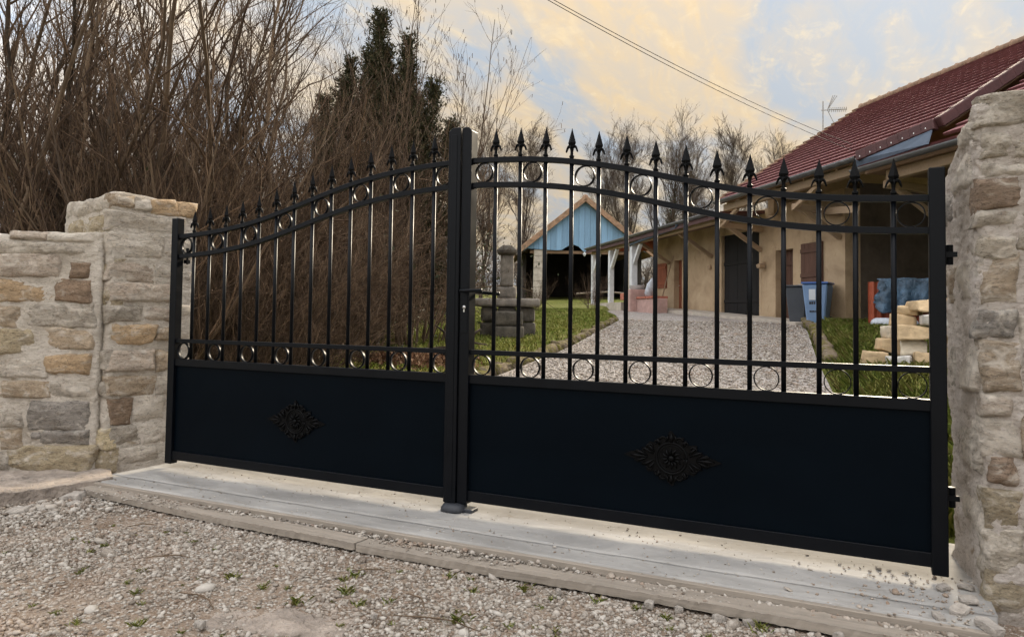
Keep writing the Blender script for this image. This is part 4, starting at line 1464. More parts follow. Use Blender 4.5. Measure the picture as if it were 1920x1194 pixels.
# wheelie bins
def wheelie(name, label, x, y, z, rot, s, body, lid, sticker):
    e = thing(name, label, 'wheelie bin', hw(x, y, z), rot, 'wheelie bins by the house')
    m = MB()
    m.add([(-0.20 * s, -0.24 * s, 0.04), (0.20 * s, -0.24 * s, 0.04), (0.20 * s, 0.22 * s, 0.04), (-0.20 * s, 0.22 * s, 0.04),
           (-0.285 * s, -0.33 * s, 0.98 * s), (0.285 * s, -0.33 * s, 0.98 * s), (0.285 * s, 0.32 * s, 0.98 * s), (-0.285 * s, 0.32 * s, 0.98 * s)],
          [(3, 2, 1, 0), (4, 5, 6, 7), (0, 1, 5, 4), (1, 2, 6, 5), (2, 3, 7, 6), (3, 0, 4, 7)])
    m.build('body', body, e, bevel=0.03)
    m = MB()
    m.box(-0.31 * s, 0.31 * s, -0.36 * s, 0.34 * s, 0.985 * s, 1.035 * s)
    m.build('lid', lid, e, bevel=0.02)
    MB().tube([(-0.25 * s, 0.38 * s, 0.99 * s), (0.25 * s, 0.38 * s, 0.99 * s)], 0.02, 8).build('handle', lid, e)
    for sx in (-1, 1):
        w = MB().lathe([(0.10 * s, -0.025), (0.11 * s, 0.0), (0.10 * s, 0.025)], 18).build('wheel', M['rubber'], e, True)
        w.rotation_euler = (0, math.pi / 2, 0)
        w.location = (sx * 0.24 * s, 0.24 * s, 0.11 * s)
    if sticker:
        st = MB()
        st.add([(-0.13, -0.327, 0.62), (0.02, -0.327, 0.62), (0.02, -0.352, 0.88), (-0.13, -0.352, 0.88), (-0.13, -0.317, 0.62), (0.02, -0.317, 0.62), (0.02, -0.342, 0.88), (-0.13, -0.342, 0.88)],
               [(0, 1, 2, 3), (7, 6, 5, 4), (0, 4, 5, 1), (1, 5, 6, 2), (2, 6, 7, 3), (3, 7, 4, 0)])
        so = st.build('sticker', M['label'], e)
        for (x0, z0, w, h) in ((-0.13, 0.52, 0.04, 0.06), (-0.08, 0.52, 0.04, 0.06), (-0.03, 0.52, 0.04, 0.06), (-0.13, 0.33, 0.05, 0.035), (-0.07, 0.33, 0.06, 0.035), (0.0, 0.33, 0.04, 0.035)):
            yy = -0.24 - 0.0957 * (z0 - 0.04) - 0.012
            MB().box(x0, x0 + w, yy - 0.003, yy + 0.01, z0, z0 + h).build('marking', M['ink'], e)
    return e


wheelie('wheelie_bin', 'dark grey wheelie bin standing left of the blue one', 1.50, -0.52, 0.84, H_ROT + 0.75, 0.94, M['bin_grey'], M['bin_grey'], False)
wheelie('wheelie_bin', 'blue wheelie bin with pale sticker and dark blue lid', 2.28, -0.52, 0.80, H_ROT + 0.75, 1.02, M['bin_blue'], M['bin_lid'], True)

# things under the porch roof: rust-red corrugated sheets, tarpaulin, sack, tub
def wz(x, y):
    return gz(x, y)


cx, cy = 1.78, 13.2
rs = thing('corrugated_sheets', 'stack of rust red corrugated sheets half covered by blue tarpaulin', 'sheets', (cx, cy, wz(cx, cy)), -0.12)
for k in range(3):
    n = 48
    v, f = [], []
    for i in range(n + 1):
        x = i / n * 1.05
        y = 0.03 * math.sin(i / n * 2 * math.pi * 8) + 0.07 * k
        v += [(x, y, 0), (x, y, 0.92 - 0.03 * k), (x, y + 0.012, 0.92 - 0.03 * k), (x, y + 0.012, 0)]
    for i in range(n):
        for j in range(4):
            f.append((i * 4 + j, i * 4 + (j + 1) % 4, i * 4 + 4 + (j + 1) % 4, i * 4 + 4 + j))
    MB().add(v, f).build('sheet', M['rust'], rs)
# tarpaulin: a draped cloth over the sheets and the tub
S, T = np.meshgrid(np.linspace(0, 1, 60), np.linspace(0, 1, 44))
s, t = S.ravel(), T.ravel()
P = np.stack([s * 1.5, t * 1.5, s * 0], 1)
n1, n2_ = fbm(P, 3.2, 4, 3), fbm(P, 6.5, 3, 9)
n1 = n1 * 1.5
n2_ = 0.45 * n2_ + 0.9 * np.sin(s * 23 + 3 * n1 + 2.5 * t) * (0.25 + 0.75 * t) - 0.5 * np.abs(fbm(P * [1.0, 0.4, 1], 4.5, 2, 19))
X = 0.16 + 1.22 * s + 0.14 * n1 * t
fall = np.clip((t - 0.35) / 0.65, 0, 1)
hang = 0.42 + 0.25 * np.sin(s * 4.2 + 0.6) + 0.28 * sstep(0.45, 0.6, s)
Y = 0.30 - 0.42 * np.clip(t / 0.35, 0, 1) - 0.16 * fall * (0.6 + 0.8 * s) + 0.10 * n2_ * (0.3 + fall)
Z = 0.965 + 0.03 * n1 - hang * fall + 0.02 * n2_ * fall
ii = np.arange(s.size).reshape(S.shape)
F = np.stack([ii[:-1, :-1], ii[:-1, 1:], ii[1:, 1:], ii[1:, :-1]], -1).reshape(-1, 4)
tp = ob('tarpaulin', np_mesh('tarpaulin', np.stack([X, Y, Z], 1), F, True), M['tarp'])
sm_ = tp.modifiers.new('thickness', 'SOLIDIFY')
sm_.thickness = 0.008
tp.location = (cx, cy, wz(cx, cy))
tp.rotation_euler = (0, 0, -0.12)
tag(tp, 'crumpled blue tarpaulin draped over the rust red sheets', 'tarpaulin')
V, F = rough_box(-0.40, 0.40, -0.22, 0.22, 0, 0.24, 0.03, 0.02, 0.115, 71, 5.0)
o = tag(ob('sack', welded('sack', V, F), M['sack']), 'white plastic sack lying on the grass before the red sheets', 'sack')
o.location = (cx + 0.44, cy - 0.55, wz(cx + 0.44, cy - 0.55) - 0.02)
o.rotation_euler = (0, 0, 0.1)
tub = thing('storage_tub', 'dark grey plastic tub with a yellow lid beside the tarpaulin', 'tub', (cx + 1.62, cy + 0.15, wz(cx + 1.62, cy + 0.15)), -0.15)
m = MB()
m.add([(-0.36, -0.3, 0), (0.36, -0.3, 0), (0.36, 0.3, 0), (-0.36, 0.3, 0), (-0.44, -0.36, 0.96), (0.44, -0.36, 0.96), (0.44, 0.36, 0.96), (-0.44, 0.36, 0.96)], [(3, 2, 1, 0), (4, 5, 6, 7), (0, 1, 5, 4), (1, 2, 6, 5), (2, 3, 7, 6), (3, 0, 4, 7)])
m.build('body', M['bin_grey'], tub, bevel=0.02)
MB().box(-0.46, 0.46, -0.38, 0.38, 0.962, 1.0).build('rim', M['bin_grey'], tub, bevel=0.01)
m = MB()
m.lathe([(0.02, 0.06), (0.30, 0.05), (0.33, 0.02), (0.33, 0.0)], 20, (0, 0, 1.001), 0, 1.1, 0.9)
m.build('lid', M['yellow'], tub, True)

# antenna on the far ridge
an = thing('tv_antenna', 'thin rake television antenna rising behind the red roof', 'antenna', (0.32, 27.22, 7.0))
MB().tube([(0, 0, 0), (0.01, 0, 2.40)], 0.022, 6).build('mast', M['alu'], an)
m = MB()
m.tube([(-0.05, 0, 2.05), (0.85, 0.4, 2.10)], 0.014, 6)
m.build('boom', M['alu'], an)
for i in range(9):
    m = MB()
    q = 0.32 + i * 0.08
    p = Vector((0.9 * q - 0.05, 0.4 * q, 2.05 + 0.05 * q))
    m.tube([p + Vector((0.02, -0.05, 0.08)), p - Vector((0.02, -0.05, 0.08))], 0.010, 5)
    m.build('element', M['alu'], an)
for (dx, dz) in ((0.20, 0.55), (0.27, 0.55), (0.34, 0.52), (0.24, -0.55)):
    MB().tube([(0.16, 0.08, 2.06), (0.16 + dx, 0.08, 2.06 + dz)], 0.012, 5).build('reflector', M['alu'], an)

# cables to the house
ca_lab = ('upper of two thin dark cables crossing the sky to the roof', 'lower of two thin dark cables crossing the sky to the roof')
end = Vector(hw(4.95, E_Y - 0.05, 4.52))
far = Vector((-2.19, 6.1, 5.31))
for k in range(2):
    A = end + (far - end) * 1.9 + Vector((0, 0, 0.80 + 0.02 * k))
    B = end + Vector((0, 0, 0.06 - 0.12 * k))
    pts = []
    for q in np.linspace(0, 1, 40):
        p = A + (B - A) * q
        p.z -= 0.42 * 4 * q * (1 - q)
        pts.append(p)
    tag(MB().tube(pts, 0.0055, 5).build('overhead_cable', M['wire']), ca_lab[k], 'cable')

# ------------------------------------------------------------------ barn with blue gable
BX, BY = -12.11, 34.56
b_rot = math.atan2(0.442, 0.897) + 0.02          # gable faces the camera
barn = thing('barn', 'open barn with pale blue boarded gable and dark interior', 'barn', (BX, BY, 0), b_rot)
half, z_e, z_p = 3.45, 4.62, 7.40
slope = (z_p - z_e) / half


def cut_z(x):
    """lower edge of the blue boarding: scalloped in the middle"""
    if abs(x) > 1.5:
        return z_e - 0.05 + 0.05 * (abs(x) - 1.5)
    q = 1 - abs(x) / 1.5
    return z_e + 0.40 * math.sin(min(1, (1 - q) * 1.25) * math.pi) ** 1 * 0.9 - 0.12 * q if abs(x) > 0.02 else z_e - 0.14


npl = 22
w = 2 * half / npl
for i in range(npl):
    x0, x1 = -half + i * w + 0.006, -half + (i + 1) * w - 0.006
    zt0, zt1 = z_p - slope * abs(x0) - 0.12, z_p - slope * abs(x1) - 0.12
    pl = [(x0, min(cut_z(x0), zt0 - 0.01)), (x1, min(cut_z(x1), zt1 - 0.01)), (x1, zt1), (x0, zt0)]
    if x0 < 0 < x1:
        pl = [(x0, cut_z(x0)), (x1, cut_z(x1)), (x1, zt1), (0, z_p - 0.12), (x0, zt0)]
    MB().prism_xz(pl, 0, 0.03 + 0.004 * (i % 3)).build('blue_plank', M['blue_plank'], barn)
for sx in (-1, 1):
    m = MB()
    a = (sx * (half + 0.35), z_p - slope * (half + 0.35))
    b = (0.0, z_p)
    poly = [a, b, (b[0], b[1] + 0.12), (a[0], a[1] + 0.12)]
    m.prism_xz(poly if sx < 0 else poly[::-1], -0.25, 9.0)
    m.build('roof_slope', M['verge_tile'], barn)
    for k in range(9):
        q0, q1 = k / 9, (k + 1.04) / 9
        A = (a[0] + (b[0] - a[0]) * q0, -0.28, a[1] + (b[1] - a[1]) * q0 + 0.02)
        B = (a[0] + (b[0] - a[0]) * q1, -0.28, a[1] + (b[1] - a[1]) * q1 + 0.035)
        MB().bar(A, B, 0.10, 0.28).build('verge_tile', M['verge_tile'], barn, bevel=0.01)
m = MB()
m.lathe([(0.10, -0.28), (0.17, -0.2), (0.17, 0.2), (0.1, 0.25)], 8)
o = m.build('ridge_cap', M['verge_tile'], barn)
o.rotation_euler = (math.pi / 2, 0, 0)
o.location = (0, 0, z_p + 0.1)
m = MB()
m.lathe([(0.02, 0), (0.10, 0.12), (0.02, 0.24)], 4)
o = m.build('finial', M['white_paint'], barn)
o.location = (0, -0.03, z_e - 0.36)
for i in range(9):                                     # left corner pier of concrete blocks
    MB().box(-2.78, -2.18, 0.05, 0.65, 1.5 + i * 0.345, 1.5 + i * 0.345 + 0.335).build('block', M['block'], barn, bevel=0.01)
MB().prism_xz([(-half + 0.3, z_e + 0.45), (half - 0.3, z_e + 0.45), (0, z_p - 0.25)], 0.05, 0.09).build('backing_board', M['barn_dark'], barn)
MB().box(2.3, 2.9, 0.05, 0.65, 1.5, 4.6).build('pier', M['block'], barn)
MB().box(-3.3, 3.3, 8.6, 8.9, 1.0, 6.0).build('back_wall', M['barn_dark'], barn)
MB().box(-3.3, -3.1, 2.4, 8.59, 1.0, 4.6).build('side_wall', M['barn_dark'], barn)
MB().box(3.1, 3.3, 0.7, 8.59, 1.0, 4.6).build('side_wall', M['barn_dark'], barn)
MB().box(-3.0, 3.0, 0.1, 0.28, 4.40, 4.56).build('lintel', M['soffit'], barn)
for (x, y, z, dx) in ((-1.2, 1.2, 2.0, 1.3), (0.4, 2.0, 2.0, 1.6)):
    pass
m = MB()
m.tube([(-0.6, -1.6, 2.15), (1.1, -1.3, 2.28), (2.2, -1.2, 2.20)], 0.05, 6)
o = tag(m.build('fallen_pole', M['post_wood']), 'pale pole lying on the grass before the barn', 'pole')
o.location = (BX, BY, 0)
o.rotation_euler = (0, 0, b_rot)

# ------------------------------------------------------------------ old stone well on the lawn
wx, wy = -4.05, 8.65
wzv = gz(wx, wy) - 0.03
well = thing('stone_well', 'old mossy stone well with capped column on the lawn', 'well', (wx, wy, wzv), math.radians(24))


def wb(name, x0, x1, y0, y1, z0, z1, mat, seed, r=0.03, amp=0.012):
    V, F = rough_box(x0, x1, y0, y1, z0, z1, 0.05, amp, r, seed, 5.0)
    return ob(name, welded(name, V, F), mat, well)


for i, (x0, x1) in enumerate(((-0.50, -0.20), (-0.19, 0.16), (0.17, 0.52))):
    wb('stone', x0, x1, 0.30, 1.05, 0.0, 0.30, M['old_stone'], 11 + i)
    wb('stone', x0 + 0.02, x1 - 0.01, 0.30, 1.05, 0.31, 0.58, M['old_stone'], 21 + i)
wb('coping', -0.60, 0.60, 0.22, 1.12, 0.585, 0.74, M['old_stone_pale'], 31)
wb('column_base', -0.20, 0.16, 0.45, 0.80, 0.742, 0.96, M['old_stone_pale'], 33)
wb('column', -0.14, 0.10, 0.50, 0.75, 0.962, 1.55, M['old_stone_pale'], 35, 0.015, 0.006)
m = MB()
m.lathe([(0.16, 0.0), (0.26, 0.03), (0.27, 0.09), (0.13, 0.18), (0.02, 0.20)], 4, (-0.02, 0.625, 1.552), math.pi / 4)
m.build('cap', M['old_stone'], well, bevel=0.012)
wb('trough', -0.24, 0.32, -0.20, 0.27, 0.0, 0.24, M['old_stone'], 41)
wb('trough', -0.22, 0.30, -0.18, 0.27, 0.245, 0.50, M['old_stone'], 43)

# ------------------------------------------------------------------ edging stones of the lawns
def rubble_mesh(seed, sx, sy, sz, n=0.1):
    V, F = rough_box(-sx / 2, sx / 2, -sy / 2, sy / 2, -sz / 2, sz / 2, max(0.02, min(sx, sz) / 7), 0.13 * min(sx, sy, sz), 0.22 * min(sx, sy, sz), seed, 2.2 / max(sx, 0.1))
    return welded('rubble', V, F, True)


def wild(me, seed, amp):
    n_ = len(me.vertices)
    co = np.zeros(n_ * 3, np.float32)
    me.vertices.foreach_get('co', co)
    co = co.reshape(-1, 3)
    q = np.stack([fbm(co, 6, 3, seed + j) for j in range(3)], 1)
    me.vertices.foreach_set('co', (co + amp * q).astype(np.float32).ravel())
    me.update()
    return me


_g = Mat('mossy_edging', 0.95, 0, 0.1)
_c = _g.ramp(_g.noise(9, 6, 0.65, 0.4, rnd=True), [(0.3, (0.10, 0.075, 0.05)), (0.55, (0.19, 0.15, 0.105)), (0.75, (0.28, 0.235, 0.18))])
_g.color(_g.mix(_g.mask(_g.noise(5, 6, 0.7, 0.3, rnd=True), 0.44, 0.6), _c, (0.13, 0.115, 0.03)))
_g.bump(_g.noise(30, 6, 0.7), 0.9, 0.03)
M['mossy'] = _g.m
EDGE = [wild(rubble_mesh(700 + i, 0.34, 0.20, 0.20), 70 + i, 0.06) for i in range(4)]
for e_ in EDGE:
    e_.materials.append(M['mossy'])
lab = 'mossy stone edging the left lawn along the gravel driveway'
for i, y in enumerate(np.concatenate([np.arange(4.3, 10, 0.36), np.arange(10.2, 17.0, 0.42)])):
    x = float(edge_x(DRIVE_L, y))
    o = ob('edging_stone', EDGE[i % 4])
    o.location = (x - 0.07 + random.uniform(-0.05, 0.05), y, float(base_z(x, y)) + 0.022)
    dy = float(edge_x(DRIVE_L, y + 0.3)) - x
    o.rotation_euler = (random.uniform(-0.2, 0.2), random.uniform(-0.15, 0.15), math.atan2(0.3, dy))
    o.scale = (random.uniform(0.6, 1.15), random.uniform(0.7, 1.1), random.uniform(0.55, 0.95))
    tag(o, lab, 'edging stone', 'stones edging the left lawn')
lab = 'pale stone in the low bank holding the right lawn above the driveway'
for i, y in enumerate(np.arange(7.6, 16.8, 0.40)):
    x = float(edge_x(DRIVE_R, y))
    o = ob('bank_stone', EDGE[(i + 1) % 4])
    o.location = (x + 0.08, y, float(base_z(x, y)) + 0.05)
    o.rotation_euler = (random.uniform(-0.2, 0.2), random.uniform(-0.2, 0.2), 1.6 + random.uniform(-0.2, 0.2))
    o.scale = (1.1, 0.9, random.uniform(0.8, 1.15))
    tag(o, lab, 'bank stone', 'stones of the right lawn bank')

# ------------------------------------------------------------------ pile of cut stones behind the right leaf
px0, py0 = 2.22, 5.75
PS = 0.92
pz = gz(px0, py0) - 0.02
PILE = [  # x, y, z, sx, sy, sz, rz, colour, tilt
    (-0.46, -0.02, 0.10, 0.24, 0.26, 0.22, 0.2, 'warm', 0.12), (-0.20, -0.10, 0.08, 0.25, 0.26, 0.17, -0.2, 'grey', 0.05), (0.10, -0.05, 0.10, 0.36, 0.30, 0.20, 0.1, 'warm', 0.03), (0.46, -0.02, 0.11, 0.34, 0.30, 0.22, -0.1, 'pale', 0.02),
    (-0.32, 0.08, 0.28, 0.22, 0.26, 0.17, 0.4, 'warm', 0.15), (-0.06, 0.02, 0.27, 0.24, 0.26, 0.16, 0.0, 'pale', 0.0), (0.34, -0.08, 0.28, 0.20, 0.26, 0.22, 0.15, 'warm', 0.2),
    (-0.26, 0.14, 0.44, 0.20, 0.24, 0.14, 0.3, 'pale', 0.1), (0.03, -0.04, 0.43, 0.38, 0.28, 0.15, -0.08, 'warm', 0.0), (0.42, 0.0, 0.43, 0.26, 0.26, 0.12, 0.2, 'warm', 0.05),
    (-0.18, 0.16, 0.57, 0.24, 0.24, 0.13, 0.1, 'warm', 0.1), (0.18, -0.08, 0.58, 0.34, 0.28, 0.15, 0.05, 'grey', 0.0),
    (-0.08, 0.14, 0.69, 0.22, 0.24, 0.10, -0.3, 'warm', 0.05), (0.12, -0.04, 0.735, 0.40, 0.28, 0.15, -0.04, 'warm', 0.0), (0.56, -0.02, 0.58, 0.24, 0.26, 0.14, -0.2, 'warm', 0.05), (0.60, 0.05, 0.28, 0.30, 0.26, 0.16, 0.1, 'grey', 0.0)]
for i, (x, y, z, sx, sy, sz, rz, k, tl) in enumerate(PILE):
    V, F = rough_box(-sx / 2, sx / 2, -sy / 2, sy / 2, -sz / 2, sz / 2, 0.024, 0.008, 0.008, 900 + i, 7.0)
    rng = np.random.default_rng(i)
    V = V * (1 + 2.4 * V[:, [1, 2, 0]] * rng.normal(0, 0.55, 3)) + 0.022 * np.stack([fbm(V, 7, 3, 40 + i + j) for j in range(3)], 1)
    o = ob('cut_stone', welded('cut_stone', V, F, False), M['cut_' + k])
    o.location = (px0 + x * PS, py0 + y * PS, pz + z * PS)
    o.scale = (PS, PS, PS)
    o.rotation_euler = (rng.normal(0, 0.05), tl * (-1) ** i, rz)
    if i == 13:
        tag(o, 'large tan cut stone lying on top of the stone pile', 'stone', 'pile of cut stones')
    elif i == 11:
        tag(o, 'pale grey cut stone second from the top of the pile', 'stone', 'pile of cut stones')
    elif i == 0:
        tag(o, 'small tan stone at the lower left corner of the pile', 'stone', 'pile of cut stones')
    else:
        tag(o, 'roughly cut limestone block in the pile behind the right gate leaf', 'stone', 'pile of cut stones')

# a green watering-can-like tuft and a daffodil clump by the porch

# ------------------------------------------------------------------ plants
def norm(a):
    return a / np.maximum(np.linalg.norm(a, axis=-1, keepdims=True), 1e-9)


def grow(start, dirs, length, S, wig, trop, rng, droop=0.0):
    """random-walk polylines, all at once: (N,S,3)"""
    N = len(start)
    pts = np.zeros((N, S, 3))
    pts[:, 0] = start
    d = norm(dirs)
    st = (length / (S - 1))[:, None]
    for i in range(1, S):
        q = i / (S - 1)
        d = norm(d + rng.normal(0, wig, (N, 3)) + np.asarray(trop) + np.array([0, 0, -droop * q]))
        pts[:, i] = pts[:, i - 1] + d * st
    return pts


def sprout(pts, rad, n, tmin, tmax, ang, rng, up=0.0):
    """start points, directions and radii of n children on each parent"""
    N, S, _ = pts.shape
    idx = np.repeat(np.arange(N), n)
    t = rng.uniform(tmin, tmax, N * n) * (S - 1)
    i0 = np.minimum(t.astype(int), S - 2)
    f = (t - i0)[:, None]
    A, B = pts[idx, i0], pts[idx, i0 + 1]
    p = A + (B - A) * f
    d = norm(B - A)
    r = norm(np.cross(d, rng.normal(0, 1, d.shape)))
    a = rng.normal(ang, ang * 0.3, len(idx))[:, None]
    nd = norm(d * np.cos(a) + r * np.sin(a) + np.array([0, 0, up]))
    rr = rad[idx, i0] * 0.62
    return p, nd, rr, t / (S - 1)


def tubes(pts, rad, k=3):
    """(N,S,3) polylines to prisms"""
    N, S, _ = pts.shape
    d = np.zeros_like(pts)
    d[:, 1:-1] = pts[:, 2:] - pts[:, :-2]
    d[:, 0], d[:, -1] = pts[:, 1] - pts[:, 0], pts[:, -1] - pts[:, -2]
    d = norm(d)
    ref = np.array([0.31, 0.87, 0.13])
    s = norm(np.cross(d, ref))
    u = np.cross(s, d)
    ang = 2 * np.pi * np.arange(k) / k
    V = pts[:, :, None, :] + rad[:, :, None, None] * (np.cos(ang)[None, None, :, None] * s[:, :, None, :] + np.sin(ang)[None, None, :, None] * u[:, :, None, :])
    ii = np.arange(N * S * k).reshape(N, S, k)
    j = (np.arange(k) + 1) % k
    F = np.stack([ii[:, :-1, :], ii[:, :-1, j], ii[:, 1:, j], ii[:, 1:, :]], -1).reshape(-1, 4)
    return V.reshape(-1, 3), F


def taper(r0, S, tip=0.25):
    return r0[:, None] * np.linspace(1, tip, S)[None, :]


def cat(parts):
    V, F, o = [], [], 0
    for v, f in parts:
        V.append(v)
        F.append(f + o)
        o += len(v)
    return np.concatenate(V), np.concatenate(F)


def leaves(P, size, rng, up=0.3):
    N = len(P)
    a = norm(rng.normal(0, 1, (N, 3)) + np.array([0, 0, up]))
    b = norm(np.cross(a, rng.normal(0, 1, (N, 3))))
    s = size * rng.uniform(0.6, 1.4, N)[:, None]
    V = np.stack([P, P + a * s * 0.6 + b * s * 0.35, P + a * s * 1.25, P + a * s * 0.6 - b * s * 0.35], 1).reshape(-1, 3)
    return V, np.arange(N * 4).reshape(N, 4)


def shrub_proto(seed, n_stem, height, base_r, lean, r0, nt, nt2, wig=0.07, flare=0.35, droop=0.0, catkins=0):
    rng = np.random.default_rng(seed)
    a = rng.uniform(0, 2 * np.pi, n_stem)
    q = np.sqrt(rng.uniform(0, 1, n_stem)) * base_r
    st = np.stack([q * np.cos(a), q * np.sin(a), np.full(n_stem, -0.1)], 1)
    d = np.stack([np.cos(a) * flare * rng.uniform(0.1, 1, n_stem) + lean[0], np.sin(a) * flare * rng.uniform(0.1, 1, n_stem) + lean[1], np.ones(n_stem)], 1)
    ln = height * rng.uniform(0.5, 1.08, n_stem)
    p0 = grow(st, d, ln, 12, wig, (0, 0, 0.03), rng, droop)
    R0 = taper(r0 * rng.uniform(0.45, 1.2, n_stem), 12, 0.22)
    v0 = tubes(p0, R0, 5)
    p, nd, rr, t = sprout(p0, R0, nt, 0.12, 0.98, 0.62, rng, 0.2)
    l1 = height * 0.30 * rng.uniform(0.3, 1.1, len(p)) * (1.15 - 0.6 * t)
    p1 = grow(p, nd, l1, 7, 0.12, (0, 0, 0.05), rng, droop * 1.2)
    R1 = taper(np.maximum(np.minimum(rr, 0.014), 0.0022), 7, 0.35)
    v1 = tubes(p1, R1, 3)
    parts = [v1]
    p, nd, rr, t = sprout(p1, R1, nt2, 0.15, 1.0, 0.55, rng, 0.15)
    l2 = height * 0.085 * rng.uniform(0.3, 1.2, len(p))
    p2 = grow(p, nd, l2, 4, 0.16, (0, 0, 0.03), rng)
    R2 = taper(np.full(len(p), 0.0021), 4, 0.55)
    parts.append(tubes(p2, R2, 3))
    if catkins:
        sel = rng.choice(len(p2), min(catkins, len(p2)), replace=False)
        c = p2[sel, -1]
        pc = grow(c, np.tile([0, 0, -1.0], (len(c), 1)), rng.uniform(0.04, 0.08, len(c)), 3, 0.08, (0, 0, -0.1), rng)
        parts.append(tubes(pc, np.full((len(c), 3), 0.0045), 3))
    buds = p2[:, -1][rng.uniform(0, 1, len(p2)) < 0.35]
    parts.append(leaves(buds, 0.016, rng, 0.8))
    ms = np_mesh('stems', *v0, True)
    mt = np_mesh('twigs', *cat(parts))
    return ms, mt


def place(protos, name, label, cat_, group, x, y, z, rz, sc, mats, names=('stems', 'twigs')):
    e = thing(name, label, cat_, (x, y, z), rz, group)
    e.scale = sc if isinstance(sc, tuple) else (sc, sc, sc)
    for me, mt, nm in zip(protos, mats, names):
        if not me.materials:
            me.materials.append(mt)
        o = ob(nm, me, None, e)
        if nm in ('twigs', 'foliage', 'crown'):
            o['kind'] = 'stuff'
    return e


# thicket behind the left wall: arching multi-stemmed shrubs
A_ = shrub_proto(101, 20, 4.6, 0.45, (0.10, 0.05), 0.022, 20, 6, 0.12, 0.42)
B_ = shrub_proto(102, 46, 3.4, 0.55, (0.22, 0.02), 0.010, 15, 4, 0.07, 0.34, 0.06)
C_ = shrub_proto(103, 13, 5.6, 0.40, (0.02, 0.0), 0.040, 24, 7, 0.12, 0.42)
D_ = shrub_proto(104, 150, 2.3, 0.75, (0.42, -0.08), 0.0058, 7, 3, 0.10, 0.45, 0.10)
mats_t = (M['stem'], M['twig'])
E_ = shrub_proto(106, 9, 6.0, 0.30, (0.03, 0.0), 0.065, 30, 9, 0.14, 0.5)
for me_, k_ in zip(E_, ('trunk', 'twig')):
    me_.materials.append(M[k_])
lab_a = 'bare brown multi-stemmed shrub in the thicket behind the left wall'
for (x, y, s, l) in ((-6.2, 1.5, 0.95, 'dark thick-limbed bare tree above the left wall'), (-5.9, 3.7, 0.92, 'dark thick-limbed bare tree above the left pillar'), (-9.2, 3.9, 1.05, 'dark thick-limbed bare tree at the left edge of the view')):
    place(E_, 'bare_tree', l, 'tree', 'dark limbed trees in the thicket', x, y, gz(x, y), x * 2.0, s, mats_t)
lab_b = 'dense thicket shrub of thin leaning stems behind the left gate leaf'
rr = random.Random(3)
for (x, y, k, s) in ((-4.3, 1.6, C_, 0.95), (-5.6, 2.4, A_, 1.15), (-6.9, 3.4, C_, 1.05), (-4.9, 3.2, A_, 0.92), (-6.1, 5.0, A_, 1.0), (-8.6, 4.6, C_, 1.0), (-7.2, 7.0, A_, 1.0), (-3.75, 0.9, A_, 0.8), (-5.2, 0.7, C_, 0.9), (-8.2, 2.2, C_, 1.1)):
    place(k, 'thicket_shrub', lab_a, 'shrub', 'thicket behind the left wall', x, y, gz(x, y), rr.uniform(-0.8, 0.8), s * rr.uniform(0.95, 1.06), mats_t)
for (x, y, k, s) in ((-3.55, 1.9, D_, 0.85), (-3.9, 2.6, D_, 1.0), (-4.3, 3.2, D_, 1.05), (-4.5, 4.0, D_, 1.0), (-4.9, 2.2, D_, 1.1), (-5.2, 3.6, D_, 1.1), (-5.1, 4.8, D_, 1.0), (-4.5, 3.5, B_, 0.95), (-5.3, 5.3, B_, 1.0), (-6.1, 6.2, B_, 0.95), (-5.9, 4.4, D_, 1.2), (-6.3, 5.6, D_, 1.2), (-4.1, 1.7, B_, 0.85), (-6.9, 7.6, B_, 0.95), (-7.6, 8.6, D_, 1.3), (-6.7, 3.2, D_, 1.3)):
    place(k, 'thicket_shrub', lab_b, 'shrub', 'leaning shrubs behind the left gate leaf', x, y, gz(x, y), rr.uniform(-0.5, 0.5), s * rr.uniform(0.95, 1.06), mats_t)
# hazels with catkins towards the middle
Hz = shrub_proto(105, 18, 4.9, 0.35, (0.12, 0.0), 0.020, 17, 6, 0.05, 0.40, 0.0, 900)
for i, (x, y, s, l) in enumerate(((-4.75, 6.9, 1.12, 'tall bare hazel with hanging catkins right of the dark conifer'), (-6.3, 7.6, 1.1, 'tall bare hazel with hanging catkins left of the dark conifer'), (-4.45, 6.3, 0.98, 'bare hazel with hanging catkins nearest the gate centre post'))):
    place(Hz, 'hazel', l, 'shrub', 'bare hazels round the conifer', x, y, gz(x, y), 0.7 * i, s, mats_t)


